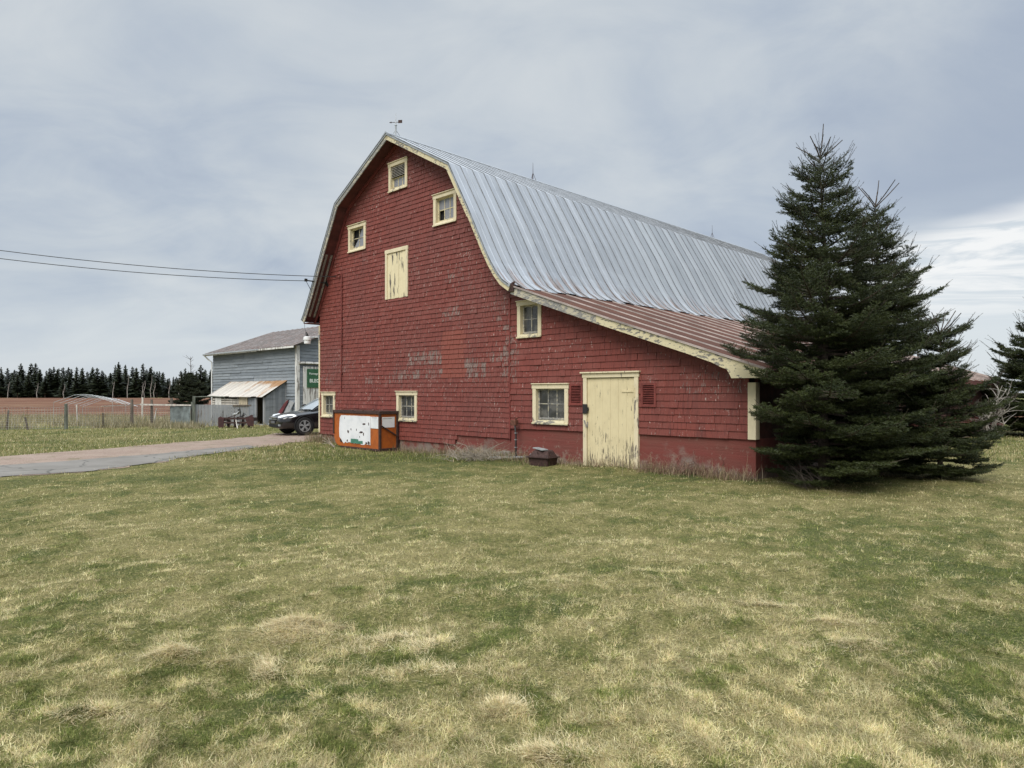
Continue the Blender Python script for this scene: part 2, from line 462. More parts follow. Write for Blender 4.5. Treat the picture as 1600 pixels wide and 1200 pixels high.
# ================================================================== GROUND
DRIVE_NEAR = [gpt(-420, 815), gpt(0, 745), gpt(130, 738), gpt(250, 722), gpt(330, 709), gpt(400, 698), gpt(455, 690), gpt(492, 686.5)]
DRIVE_MID = [gpt(-420, 775), gpt(0, 728), gpt(130, 719), gpt(250, 709), gpt(330, 701), gpt(392, 695)]
DRIVE_FAR = [gpt(-420, 745), gpt(0, 713), gpt(130, 704), gpt(250, 694), gpt(340, 687), gpt(405, 682), gpt(425, 677), gpt(436, 671)]
def poly_y(pts, yv):
    p = np.array(pts); return np.interp(yv, p[:, 1], p[:, 0])
def on_drive(x, y, grow=0.0):
    xn = poly_y(DRIVE_NEAR, y); xf = poly_y(DRIVE_FAR, y)
    inside = (x < xn + grow) & (x > xf - grow) & (y < 26.0)
    s = (x - A[0]) * DG[0] + (y - A[1]) * DG[1]; o = -((x - A[0]) * DR[0] + (y - A[1]) * DR[1])
    yard = (s > 15.3 - grow) & (s < 19.3 + grow) & (o < 0.4) & (o > -14)
    return inside | yard
def patch(lst, x, y):
    out = np.zeros_like(x)
    for u, v, ru, rv, a in lst:
        c = gpt(u, v); rx = ru * c[1] / F_PX; ry = rv * c[1] ** 2 / (CAM_H * F_PX)
        out = out + a * np.exp(-(((x - c[0]) / rx) ** 2 + ((y - c[1]) / ry) ** 2))
    return out
HAY = [(470, 985, 48, 16, 1.0), (445, 1045, 75, 11, 1.0), (390, 1035, 40, 10, .9), (632, 1003, 45, 15, 1.0), (275, 1028, 36, 9, .9),
       (780, 1097, 42, 10, .9), (1125, 940, 34, 5, .8), (1195, 952, 60, 7, .8), (1290, 972, 50, 7, .6), (560, 1022, 30, 8, .7),
       (120, 1120, 70, 12, .6), (870, 1180, 80, 16, .7), (1330, 1010, 60, 10, .6), (690, 1045, 60, 8, .5)]
GREEN = [(400, 1140, 150, 80, .85), (100, 1150, 60, 60, .4), (40, 990, 90, 45, .55), (520, 1030, 45, 22, .5), (930, 885, 110, 14, .5),
         (1420, 890, 170, 42, .75), (1530, 990, 160, 40, .6), (1380, 860, 160, 18, .5), (720, 1010, 60, 20, .35), (830, 712, 330, 13, .8),
         (600, 716, 150, 12, .8), (1080, 748, 120, 8, .55), (560, 742, 260, 8, .5), (230, 748, 160, 7, .5), (1150, 1075, 60, 22, .35),
         (1400, 1075, 110, 22, .3), (880, 1080, 60, 18, .4), (650, 1130, 90, 40, .35), (800, 955, 160, 12, .3), (300, 890, 160, 12, .25), (1560, 1120, 80, 60, .3)]
STRAW = [(1100, 1020, 260, 75, .55), (900, 1150, 260, 70, .5), (480, 1000, 220, 45, .3), (700, 860, 380, 40, .25), (1300, 1150, 200, 50, .35),
         (1330, 785, 160, 10, .6), (1540, 735, 80, 22, .5), (250, 1090, 110, 30, .35), (150, 830, 200, 30, .15), (1150, 790, 130, 9, .3)]
def straw_amt(x, y):
    b = fbm(x * 0.45 + 3, y * 0.45 + 8, 4)
    b2 = fbm(x * 2.1 + 50, y * 2.1, 3)
    b3 = fbm(x * 6.5 + 9, y * 6.5 + 30, 3)
    s = 0.67 + (b - 0.5) * 0.60 + (b2 - 0.5) * 0.9 + (b3 - 0.5) * 1.2
    s = s + 0.7 * patch(STRAW, x, y) + 0.55 * patch(HAY, x, y) * sstep(fbm(x * 2.6 + 3, y * 3.4, 3), 0.36, 0.56) - 0.58 * patch(GREEN, x, y)
    far = sstep(y, 15, 22)
    s = s - far * 0.12 + 0.75 * sstep(y, 31.5, 33.5) * (x < -8)
    return np.clip(s, 0, 1)
def gz(x, y):
    s = (x - A[0]) * DG[0] + (y - A[1]) * DG[1]; o = -((x - A[0]) * DR[0] + (y - A[1]) * DR[1])
    dip = -0.10 * np.exp(-(((s - 11.2) / 4.2) ** 2 + ((o - 0.2) / 2.6) ** 2))
    near = 1 - sstep(np.hypot(x, y), 14, 26)
    hum = (fbm(x * 0.9, y * 0.9, 2) - 0.5) * 0.10 + (fbm(x * 3.3 + 9, y * 3.3, 3) - 0.5) * 0.075
    hay = patch(HAY, x, y) * 0.07 * sstep(fbm(x * 2.6 + 3, y * 3.4, 3), 0.40, 0.66)
    dr = np.where(on_drive(x, y, 0.7), 0.0, 1.0)
    return dip + (hum + hay) * near * dr

def mat_ground():
    m, nt, p = new_mat('lawn_soil')
    c = objc(nt); st = nt.attr('straw').outputs['Fac']
    n = nt.noise(c, 9, 6, 0.7)
    n2 = nt.noise(c, 1.1, 4, 0.6)
    k = nt.math('ADD', st, nt.math('MULTIPLY', nt.math('SUBTRACT', n, 0.5), 1.1))
    col = nt.ramp(k, [(0.0, (0.040, 0.060, 0.016)), (0.35, (0.070, 0.084, 0.022)), (0.6, (0.125, 0.118, 0.038)), (1.0, (0.215, 0.185, 0.078))])
    col = nt.mix(nt.step(n2, 0.4, 0.7, 0, 0.4), col, (0.15, 0.14, 0.05))
    fine = nt.noise(c, 55, 5, 0.75)
    col = nt.mix(nt.step(fine, 0.52, 0.64, 0, 0.75), col, (0.40, 0.35, 0.17))
    col = nt.mix(nt.step(fine, 0.48, 0.36, 0, 0.7), col, (0.045, 0.055, 0.018))
    # shade in the gaps between stems, painted in as dark noise
    col = nt.mix(nt.step(nt.noise(c, 22, 5, 0.7), 0.52, 0.35, 0, 0.55), col, (0.045, 0.045, 0.02))
    setp(nt, p, Base_Color=col, Roughness=0.95)
    p.inputs['Specular IOR Level'].default_value = 0.15
    bump(nt, p, nt.math('ADD', n, nt.noise(c, 40, 4, 0.7)), 0.8, 0.03)
    return m
M['lawn'] = mat_ground()
def spaced(lo, hi, dlo, dhi, step, ratio):
    a = list(np.arange(dlo, dhi + 1e-6, step))
    d = step; v = a[0]
    while v > lo: d *= ratio; v -= d; a.insert(0, max(v, lo))
    d = step; v = a[-1]
    while v < hi: d *= ratio; v += d; a.append(min(v, hi))
    return np.array(a)
def build_ground():
    xs = spaced(-1200, 1200, -8, 10, 0.13, 1.09); ys = spaced(-40, 1800, 1.4, 16, 0.13, 1.09)
    X, Y = np.meshgrid(xs, ys, indexing='ij')
    Z = gz(X, Y)
    v = np.stack([X.ravel(), Y.ravel(), Z.ravel()], 1)
    nx, ny = len(xs), len(ys)
    i, j = np.meshgrid(np.arange(nx - 1), np.arange(ny - 1), indexing='ij')
    a = (i * ny + j).ravel(); f = np.stack([a, a + ny, a + ny + 1, a + 1], 1)
    o = np_mesh('ground', v, f, 4, M['lawn'], {'straw': ('FLOAT', 'POINT', straw_amt(X, Y).ravel())}, smooth=True, uniform=4)
    tag(o, kind='structure')
build_ground()

def ribbon(name, left, right, z, mat, n=90, jit=0.0, curve=1.0, seed=0):
    """sheet between two ground polylines, both parameterised by y"""
    l = np.array(left); r = np.array(right)
    y0 = max(l[0, 1], r[0, 1]); y1 = min(l[-1, 1], r[-1, 1])
    tl = np.linspace(0, 1, n)
    def samp(p):
        d = np.r_[0, np.cumsum(np.linalg.norm(np.diff(p, axis=0), axis=1))]; d /= d[-1]
        return np.stack([np.interp(tl, d, p[:, 0]), np.interp(tl, d, p[:, 1])], 1)
    L, Rr = samp(l), samp(r)
    if jit:
        e = (fbm(tl * 40 + seed, tl * 0 + seed, 3) - 0.5) * 2 * jit; L[:, 0] += e
        e = (fbm(tl * 47 + seed + 9, tl * 0 + 4, 3) - 0.5) * 2 * jit; Rr[:, 0] += e
    k = 9; vs = []
    for i in range(n):
        for j in range(k):
            p = L[i] * (1 - j / (k - 1)) + Rr[i] * j / (k - 1)
            zz = float(gz(np.array([p[0]]), np.array([p[1]]))[0])
            vs.append((p[0], p[1], zz + z))
    fs = [(i * k + j, i * k + j + 1, (i + 1) * k + j + 1, (i + 1) * k + j) for i in range(n - 1) for j in range(k - 1)]
    o = np_mesh(name, np.array(vs), np.array(fs), 4, mat, smooth=True, uniform=4)
    return tag(o, kind='structure')
def mat_gravel():
    m, nt, p = new_mat('red_gravel')
    c = objc(nt)
    base = nt.mix(nt.step(nt.noise(c, 0.9, 5, 0.6), 0.35, 0.65), (0.205, 0.14, 0.105), (0.265, 0.195, 0.15))
    base = nt.mix(nt.step(nt.noise(c, 28, 4, 0.7), 0.42, 0.66), base, (0.33, 0.26, 0.21))
    base = nt.mix(nt.step(nt.noise(c, 20, 4, 0.7), 0.56, 0.70), base, (0.16, 0.10, 0.08))
    base = nt.mix(nt.step(nt.noise(c, 1.6, 6, 0.7), 0.54, 0.64, 0, 0.7), base, (0.14, 0.125, 0.06))
    base = nt.mix(nt.step(nt.noise(c, 2.6, 5, 0.65), 0.56, 0.70, 0, 0.6), base, (0.12, 0.085, 0.068))
    setp(nt, p, Base_Color=base, Roughness=0.95); bump(nt, p, nt.noise(c, 30, 4, 0.7), 0.7, 0.02)
    return m
def mat_asphalt():
    m, nt, p = new_mat('old_asphalt')
    c = objc(nt)
    base = nt.mix(nt.step(nt.noise(c, 1.2, 5, 0.6), 0.35, 0.7), (0.18, 0.168, 0.15), (0.23, 0.215, 0.195))
    base = nt.mix(nt.step(nt.noise(c, 35, 4, 0.7), 0.5, 0.7, 0, 0.5), base, (0.17, 0.17, 0.175))
    vo = nt.node('ShaderNodeTexVoronoi', feature='DISTANCE_TO_EDGE'); vo.inputs['Scale'].default_value = 0.55
    nt.l.new(nt.vmath('ADD', c, nt.vmath('MULTIPLY', nt.node('ShaderNodeTexNoise', inp={'Vector': c, 'Scale': 1.5}).outputs[1], (0.8, 0.8, 0.8)).outputs[0]).outputs[0], vo.inputs['Vector'])
    base = nt.mix(nt.step(vo.outputs[0], 0.02, 0.008, 0, 0.7), base, (0.08, 0.08, 0.07))
    p.inputs['Specular IOR Level'].default_value = .15
    setp(nt, p, Base_Color=base, Roughness=0.95); bump(nt, p, nt.noise(c, 45, 3, 0.7), 0.4, 0.01)
    return m
yard_far = [wxy(18.9, -2.0), wxy(19.0, -7), wxy(18.6, -13)]
yard_near = [wxy(15.25, -0.3), wxy(15.25, -7), wxy(15.25, -13)]
ribbon('gravel_drive', DRIVE_FAR[:-1] + yard_far, DRIVE_NEAR[:-1] + yard_near, 0.007, mat_gravel(), 140, 0.30, seed=3)
ribbon('asphalt_drive', DRIVE_MID, DRIVE_NEAR[:6], 0.014, mat_asphalt(), 90, 0.16, seed=8)

# ploughed field beyond the fence
def build_field():
    m, nt, p = new_mat('red_soil')
    c = objc(nt)
    base = nt.mix(nt.step(nt.noise(c, 0.12, 5, 0.6, (0.4, 1.6, 1)), 0.35, 0.68), (0.122, 0.060, 0.040), (0.170, 0.090, 0.062))
    base = nt.mix(nt.step(nt.noise(c, 0.5, 5, 0.65, (0.10, 1.0, 1)), 0.5, 0.62, 0, 0.75), base, (0.25, 0.175, 0.11))
    base = nt.mix(nt.step(nt.noise(c, 0.9, 5, 0.65, (0.08, 1.0, 1)), 0.52, 0.64, 0, 0.7), base, (0.105, 0.052, 0.036))
    p.inputs['Specular IOR Level'].default_value = .05
    setp(nt, p, Base_Color=base, Roughness=1.0); bump(nt, p, nt.noise(c, 1.5, 4, 0.6, (0.2, 2, 1)), 0.8, 0.15)
    xs = np.linspace(-330, 40, 60); ys = np.r_[np.linspace(44.5, 190, 160)]
    X, Y = np.meshgrid(xs, ys, indexing='ij')
    Ye = Y + 0.9 * (fbm(X * 0.2, X * 0 + 2, 3) - 0.5) * (Y < 46)
    Z = 0.05 + 0.05 * np.sin(Y * 4.3 + X * 0.05) * 0.5 + 0.10 * (fbm(X * .3, Y * .8, 3) - 0.5)
    Z = np.where((Y < 45), 0.02, np.maximum(Z, 0.025))
    v = np.stack([X.ravel(), Ye.ravel(), Z.ravel()], 1)
    ny = len(ys); i, j = np.meshgrid(np.arange(len(xs) - 1), np.arange(ny - 1), indexing='ij')
    a = (i * ny + j).ravel(); f = np.stack([a, a + ny, a + ny + 1, a + 1], 1)
    tag(np_mesh('field', v, f, 4, m, smooth=True, uniform=4), kind='structure')
build_field()

# ------------------------------------------------------------------ grass blades
def mat_blade():
    m, nt, p = new_mat('grass_blade')
    col = nt.attr('Col').outputs['Color']
    setp(nt, p, Base_Color=col, Roughness=0.7)
    p.inputs['Specular IOR Level'].default_value = 0.2
    tr = nt.node('ShaderNodeBsdfTranslucent', inp={0: col})
    mx = nt.node('ShaderNodeMixShader', inp={0: 0.22, 1: p.outputs[0], 2: tr.outputs[0]})
    out = [n for n in nt.n if n.type == 'OUTPUT_MATERIAL'][0]
    nt.l.new(mx.outputs[0], out.inputs[0])
    return m
M['blade'] = mat_blade()
def blades(name, x, y, length, width, lean, az, colr, curl, lift=0.0):
    """each blade: 3-segment tapering ribbon that leans towards az and curls over"""
    n = len(x); z0 = gz(x, y) - 0.006 + lift
    d = np.stack([np.cos(az), np.sin(az)], 1)
    tw = az + np.pi / 2 + RNG.normal(0, 0.5, n)
    side = np.stack([np.cos(tw), np.sin(tw)], 1)
    V = np.zeros((n, 7, 3)); px = np.stack([x, y], 1).copy(); pz = z0.copy()
    ang = lean.copy(); a2 = az.copy()
    k = 0
    ws = (1.0, 0.85, 0.6)
    for s in range(4):
        if s < 3:
            w = width * ws[s] * 0.5
            V[:, k, :2] = px - side * w[:, None]; V[:, k, 2] = pz; k += 1
            V[:, k, :2] = px + side * w[:, None]; V[:, k, 2] = pz; k += 1
            dd = np.stack([np.cos(a2), np.sin(a2)], 1)
            st = length / 3
            px = px + dd * (np.sin(ang) * st)[:, None]; pz = np.maximum(pz + np.cos(ang) * st, z0 + 0.004 + 0.003 * s)
            ang = ang + curl; a2 = a2 + RNG.normal(0, 0.75, n)
        else:
            V[:, k, :2] = px; V[:, k, 2] = pz
    base = (np.arange(n) * 7)[:, None]
    tri = np.array([[0, 1, 3], [0, 3, 2], [2, 3, 5], [2, 5, 4], [4, 5, 6]])
    F = (base[:, None, :] + tri[None]).reshape(-1, 3)
    C = np.repeat(np.concatenate([colr, np.ones((n, 1))], 1), 7, 0)
    o = np_mesh(name, V.reshape(-1, 3), F, 3, M['blade'], {'Col': ('FLOAT_COLOR', 'POINT', C)}, smooth=False, uniform=3)
    return tag(o, kind='stuff')
def in_building(x, y):
    s = (x - A[0]) * DG[0] + (y - A[1]) * DG[1]; o = -((x - A[0]) * DR[0] + (y - A[1]) * DR[1])
    return (s > -0.02) & (s < 15.3) & (o < 0.04) & (o > -27)
PAL_G = np.array([[0.090, 0.122, 0.030], [0.120, 0.155, 0.038], [0.150, 0.180, 0.046], [0.19, 0.21, 0.062]])
PAL_M = np.array([[0.27, 0.285, 0.085], [0.34, 0.33, 0.11], [0.22, 0.245, 0.070], [0.40, 0.37, 0.15]])
PAL_S = np.array([[0.66, 0.59, 0.32], [0.57, 0.50, 0.25], [0.76, 0.70, 0.42], [0.43, 0.355, 0.19], [0.66, 0.52, 0.31]])
def grass_layer(name, n, ymin, ymax, wscale, lscale=1.0):
    # density falls off with distance from the viewer's side of the lawn (about even in the picture)
    q = RNG.random(n)
    y = 1.0 / (1.0 / ymin + q * (1.0 / ymax - 1.0 / ymin))
    x = (RNG.random(n) * 2 - 1) * 0.95 * y
    keep = ~(on_drive(x, y, -0.30 * RNG.random(n) ** 2) | in_building(x, y)) & (RNG.random(n) < 0.22 + sstep(fbm(x * 11, y * 11, 2), 0.34, 0.60))
    x, y = x[keep], y[keep]; n = len(x)
    st = straw_amt(x, y); hay = np.clip(patch(HAY, x, y), 0, 1)
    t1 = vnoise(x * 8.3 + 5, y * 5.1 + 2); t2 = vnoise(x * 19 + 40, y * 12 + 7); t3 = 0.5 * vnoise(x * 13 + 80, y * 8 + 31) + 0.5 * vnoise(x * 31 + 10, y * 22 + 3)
    st = np.clip(st + (t1 - 0.5) * 0.9 + (t2 - 0.5) * 1.0, 0, 1)
    r = RNG.random(n) * 0.8 + 0.1
    pS = sstep(st, 0.18, 1.0) * 0.70 + 0.06; pM = 0.38 * (1 - np.abs(st - 0.5))
    kind = np.where(r < pS, 2, np.where(r < pS + pM, 1, 0))
    i4 = RNG.integers(0, 4, n); i5 = RNG.integers(0, 5, n)
    c = np.where((kind == 2)[:, None], PAL_S[i5], np.where((kind == 1)[:, None], PAL_M[i4], PAL_G[i4]))
    c = c * (0.70 + 0.45 * RNG.random(n))[:, None] * (0.46 + 1.16 * t3)[:, None]  # random clump tone, also painting the shaded gaps between tufts
    flow = fbm(x * 0.8 + 4, y * 0.8 + 1, 3) * 4 * math.pi
    az = flow + RNG.normal(0, 1.6, n)
    lean = np.where(kind == 2, RNG.normal(1.42, 0.25, n), np.where(kind == 1, RNG.normal(1.15, 0.35, n), RNG.normal(0.80, 0.40, n)))
    ln = np.where(kind == 2, RNG.uniform(0.025, 0.075, n), np.where(kind == 1, RNG.uniform(0.02, 0.050, n), RNG.uniform(0.02, 0.046, n)))
    ln = ln * (1 + 0.5 * hay) * (0.75 + 0.5 * t2) * lscale
    wd = np.maximum(RNG.uniform(0.0019, 0.0034, n), wscale * y) * np.where(kind == 2, 0.9, 1.0)
    curl = np.where(kind == 2, RNG.normal(0.05, 0.65, n), RNG.normal(0.25, 0.35, n))
    return blades(name, x, y, ln, wd, lean, az, c, curl)
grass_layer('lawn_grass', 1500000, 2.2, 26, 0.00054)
def hay_clumps():
    X = []; Y = []
    for u, v, ru, rv, a in HAY:
        c = gpt(u, v); rx = ru * c[1] / F_PX; ry = rv * c[1] ** 2 / (CAM_H * F_PX)
        k = int(4200 * a * min(2.0, rx * ry * 18))
        X.append(c[0] + RNG.normal(0, rx * .85, k)); Y.append(c[1] + RNG.normal(0, ry * .8, k))
    x = np.concatenate(X); y = np.concatenate(Y)
    keep = fbm(x * 2.6 + 3, y * 3.4, 3) > .47 + .05 * RNG.normal(size=len(x)); x, y = x[keep], y[keep]; n = len(x)
    hay = np.clip(patch(HAY, x, y), 0, 1)
    c = np.array([[0.72, 0.62, 0.36], [0.78, 0.70, 0.46], [0.62, 0.50, 0.28], [0.66, 0.53, 0.33]])[RNG.integers(0, 4, n)] * (.75 + .4 * RNG.random(n))[:, None]
    blades('hay_clumps', x, y, RNG.uniform(.05, .12, n), np.maximum(.0024, .00055 * y) * np.ones(n), RNG.normal(1.5, .22, n), fbm(x * .9, y * .9, 2) * 9 + RNG.normal(0, .9, n), c, RNG.normal(0, .35, n), lift=hay * RNG.random(n) * .03)
hay_clumps()
def far_grass():
    n = 60000
    y = 1.0 / (1 / 16.0 + RNG.random(n) * (1 / 46.0 - 1 / 16.0)); x = RNG.uniform(-1.0, 0.95, n) * y
    keep = ~(on_drive(x, y, -0.35 * RNG.random(n) ** 2) | in_building(x, y)); x, y = x[keep], y[keep]; n = len(x)
    st = straw_amt(x, y) ; st = np.clip(st + 0.75 * sstep(y, 30.5, 33) * (x < -8), 0, 1)
    stk = fbm(x * 0.5 + 70, y * 1.5 + 12, 3); pick = RNG.random(n) < np.clip(st * 0.75 + (stk - 0.5) * 1.6, 0.03, 0.95)
    beyond0 = (sstep(y, 30.5, 33.0) * (x < -8))[:, None]
    c = np.where(pick[:, None], PAL_S[RNG.integers(0, 5, n)] * 0.75, np.where((RNG.random(n) < .4)[:, None], PAL_M[RNG.integers(0, 4, n)] * .8, PAL_G[RNG.integers(0, 4, n)]))
    c = c * (1 - 0.6 * beyond0) + np.array([0.25, 0.205, 0.115]) * 0.6 * beyond0 * (0.6 + 0.8 * RNG.random(n))[:, None]
    beyond = sstep(y, 30.5, 33.0) * (x < -8)
    ln = RNG.uniform(0.05, 0.11, n) * (1 + 3.2 * beyond * RNG.random(n))
    blades('rough_grass', x, y, ln, 0.0008 * y, RNG.normal(0.45, 0.3, n), RNG.uniform(0, 6.28, n), c, RNG.normal(0.15, 0.2, n))
far_grass()
def dead_grass():
    n = 30000
    y = RNG.uniform(31.4, 46, n); y = np.where(RNG.random(n) < .4, RNG.uniform(30.2, 33.5, n), y); x = RNG.uniform(-1.05, -0.40, n) * y
    c = np.array([[0.34, 0.29, 0.18], [0.27, 0.23, 0.14], [0.20, 0.19, 0.10], [0.40, 0.35, 0.24]])[RNG.integers(0, 4, n)]
    keep = fbm(x * .6, y * .6, 3) > .40; x, y, c = x[keep], y[keep], c[keep]; n = len(x)
    blades('dead_grass', x, y, RNG.uniform(.12, .42, n), np.full(n, .022), np.abs(RNG.normal(.3, .3, n)), RNG.uniform(0, 6.28, n), c, RNG.normal(.15, .25, n))
dead_grass()
def wall_weeds():
    n = 5200
    s = np.concatenate([RNG.uniform(-0.2, 15.6, 2600), RNG.normal(6.6, 0.9, 1300), RNG.uniform(0.0, 2.3, 800), RNG.uniform(14.4, 15.6, 500)])
    o = np.abs(RNG.normal(0.0, 0.20, n)) + 0.05
    o[2600:3900] += RNG.uniform(0, 0.5, 1300)
    P = A[None] + DG[None] * s[:, None] - DR[None] * o[:, None]
    ln = RNG.uniform(0.06, 0.26, n); ln[2600:3900] *= 1.2; ln[3900:4700] *= 1.15; ln[4700:] *= 1.5
    tall = RNG.random(n) < 0.05; ln = np.where(tall, ln * 1.7, ln)
    cols = np.array([[0.36, 0.29, 0.18], [0.28, 0.21, 0.13], [0.20, 0.13, 0.09], [0.10, 0.13, 0.04], [0.42, 0.35, 0.24]])
    c = cols[RNG.integers(0, 5, n)]
    c[3900:4700] = cols[[1, 2, 2, 0]][RNG.integers(0, 4, 800)]
    blades('dry_weeds', P[:, 0], P[:, 1], ln, np.full(n, 0.006) + RNG.random(n) * 0.006, np.abs(RNG.normal(0.25, 0.25, n)), RNG.uniform(0, 6.28, n), c, RNG.normal(0.12, 0.2, n))
wall_weeds()

# ================================================================== RED BARN
# local frame: x = s (along the gable to the left), y = o (outwards, towards the lawn), z up
barn = empty('red_barn', (A[0], A[1], 0), ROT, 'large old red shingled barn with grey metal gambrel roof and a lean-to on its right', 'barn')
PROF = [(15.66, 4.02), (15.52, 4.20), (15.38, 4.42), (15.17, 4.77), (14.92, 5.20), (14.40, 6.12), (13.56, 7.55), (10.80, 9.05),
        (8.04, 7.55), (7.20, 6.12), (6.70, 5.20), (6.46, 4.80), (6.26, 4.52), (6.06, 4.30), (5.80, 4.135)]
LEAN = [(6.10, 4.25), (2.95, 3.12), (-0.40, 2.00)]
LEN = 24.3; OH = 0.45; OHL = 0.40
_pl = [p for p in PROF if p[0] > 5.9][::-1]
_all = sorted(LEAN[1:] + [(5.95, 4.19)] + _pl)
_ps = np.array([p[0] for p in _all]); _pz = np.array([p[1] for p in _all])
def roof_z(s): return float(np.interp(s, _ps, _pz))
WIN = dict(w1=(10.37, 11.27, 7.52, 8.35), w2=(8.22, 9.18, 6.17, 7.00), w3=(12.48, 13.45, 6.05, 6.87), w4=(14.25, 15.08, 0.80, 1.60),
           w5=(9.92, 10.88, 0.79, 1.62), w6=(5.19, 5.97, 2.93, 3.79), w7=(4.37, 5.46, 0.88, 1.79),
           hatch=(10.34, 11.44, 4.355, 5.82), door=(2.48, 3.93, -0.2, 2.00), v1=(3.96, 4.33, 1.31, 1.79), v2=(2.06, 2.42, 1.30, 1.79))
HOLES = [(a + .03, b - .03, c + .03, d - .03) for a, b, c, d in WIN.values()]
WEAR = [(8.82, 10.30, 2.42, 2.68, .8), (8.82, 10.92, 2.00, 2.24, .75), (10.79, 12.51, 1.86, 2.11, .6), (7.15, 7.88, 1.98, 2.40, .9),
        (6.32, 6.95, 2.38, 2.62, .85), (8.08, 8.75, 3.58, 3.80, .75), (14.45, 15.1, 1.85, 2.16, .45), (6.18, 6.42, 1.9, 3.2, .85),
        (6.3, 8.3, 3.3, 5.2, .22), (6.3, 11, 1.6, 3.0, .20), (.2, 1.3, 1.66, 1.92, .42), (13.2, 14.6, 2.3, 2.7, .35), (0, 2.3, .8, 2.3, .08), (6.0, 6.25, 2.2, 2.9, .6),
        (8.0, 8.6, 4.6, 4.8, .55), (6.25, 6.8, 3.4, 4.0, .45)]
def wear_at(s, z):
    w = 0.0
    for a, b, c, d, k in WEAR:
        e = 0.18
        fx = max(0, min(1, (s - a + e) / e)) * max(0, min(1, (b + e - s) / e)); fz = max(0, min(1, (z - c + e / 2) / (e / 2))) * max(0, min(1, (d + e / 2 - z) / (e / 2)))
        w = max(w, k * fx * fz)
    if 7.9 < s < 8.88 and 2.05 < z < 3.28: return -1.0
    return w
def shingles(mb, s_lo, s_hi, z_lo_fn, expo, wmin, wmax, rng, skip=None):
    nrow = int(9.2 / expo) + 1
    rowtone = 0.5
    for r in range(nrow):
        wob = rng.uniform(-0.004, 0.004)
        rowtone = 0.6 * rowtone + 0.4 * rng.random()
        ph = rng.uniform(0, 6)
        s = s_lo + (-rng.random() * wmax)
        while s < s_hi:
            w = rng.uniform(wmin, wmax); A_ = max(s, s_lo); B_ = min(s + w - rng.uniform(.003, .008), s_hi); s += w
            if B_ - A_ < 0.01: continue
            mid = (A_ + B_) / 2
            base = z_lo_fn(mid) + r * expo
            if skip and skip(mid, base + expo * .5): continue
            Z0 = base + wob + rng.uniform(-0.0025, 0.0015) + 0.005 * math.sin(mid * 0.9 + ph)
            if rng.random() < 0.03: Z0 -= rng.uniform(.004, .012)
            Z1 = base + expo * 1.75
            th = 0.032 + rng.uniform(-0.004, 0.004); tp = 0.002
            if rng.random() < 0.025: th += 0.010
            rnd = min(1, max(0, 0.45 * rowtone + 0.55 * rng.random())); k = rng.random()
            cuts = sorted({A_, B_} | {h for H_ in HOLES for h in H_[:2] if A_ < h < B_})
            for a, b in zip(cuts[:-1], cuts[1:]):
                z0, z1 = Z0, Z1; m_ = (a + b) / 2; cut = False
                for (ha, hb, hc, hd) in HOLES:
                    if ha < m_ < hb and z1 > hc and z0 < hd:
                        if z0 < hc: z1 = hc
                        elif z1 > hd: z0 = hd
                        else: cut = True
                if cut or b - a < 0.004 or z1 - z0 < 0.008: continue
                ra, rb = roof_z(a) - 0.06, roof_z(b) - 0.06
                if z0 >= max(ra, rb): continue
                za1, zb1 = min(z1, ra), min(z1, rb); za0, zb0_ = min(z0, ra - .001), min(z0, rb - .001)
                mb.rnd = rnd; wv = wear_at(m_, z0 + expo / 2)
                mb.wear = wv if wv < 0 else wv * (0.35 + 0.9 * k)
                n = len(mb.v)
                mb.v.extend([(a, th, za0), (b, th, zb0_), (b, tp, zb1), (a, tp, za1), (a, -0.01, za0), (b, -0.01, zb0_)])
                mb.face((n, n + 1, n + 2, n + 3)); mb.face((n, n + 4, n + 5, n + 1)); mb.face((n, n + 3, n + 4)); mb.face((n + 1, n + 5, n + 2))
    mb.wear = 0.0; mb.rnd = 0.5
rg = random.Random(5)
mb = MB()
shingles(mb, 6.24, 15.24, lambda s: 0.215, 0.127, 0.075, 0.19, rg, skip=lambda s, z: s < 8.26 and z < .46)
mb.wear = 0.01
mb.build('gable_wall', M['shingle'], barn)
mb = MB()
shingles(mb, 0.09, 6.23, lambda s: 0.745 - 0.004 * s, 0.139, 0.10, 0.36, rg)
mb.wear = 0.01
mb.build('lean_to_wall', M['shingle'], barn)
# structure behind the shingles: near-black sheet standing in for the unlit interior, side walls, rear gable
mb = MB()
def gable_poly(y, zb):
    pts = [(0.05, zb)] + [(15.2, zb)] + [(float(a), float(b) - 0.13) for a, b in _all[::-1] if 0.05 < a < 15.2] + [(0.05, roof_z(.05) - .13)]
    return [(a, y, b) for a, b in pts]
mb.poly(gable_poly(-0.13, -0.5)); 
mb.build('dark_backing', M['dark'], barn)
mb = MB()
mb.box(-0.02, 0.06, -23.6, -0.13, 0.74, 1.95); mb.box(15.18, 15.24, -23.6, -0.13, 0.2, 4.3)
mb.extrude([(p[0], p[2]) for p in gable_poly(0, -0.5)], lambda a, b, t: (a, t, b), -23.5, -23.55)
mb.build('side_wall', plain('shaded_side_boards', (0.075, 0.024, 0.019), .85, .35, 5), barn)  # red boards darkened in colour to carry the shade on them
mb = MB()      # painted concrete base
mb.box(-0.03, 2.50, -0.3, -0.012, -0.6, 0.75); mb.box(3.91, 6.24, -0.3, -0.012, -0.6, 0.75)
mb.box(6.24, 8.27, -0.3, -0.010, -0.6, 0.48); mb.box(8.27, 15.2, -0.3, -0.010, -0.6, 0.23)
mb.box(-0.03, 0.04, -23.55, -0.3, -0.6, 0.738); mb.box(15.16, 15.22, -23.55, -0.3, -0.6, 0.27)
mb.build('foundation', M['foundation'], barn, bevel=0.01)
mb = MB()      # trim boards and seam on the wall
mb.box(6.215, 6.255, 0.012, 0.045, 0.45, 4.05)
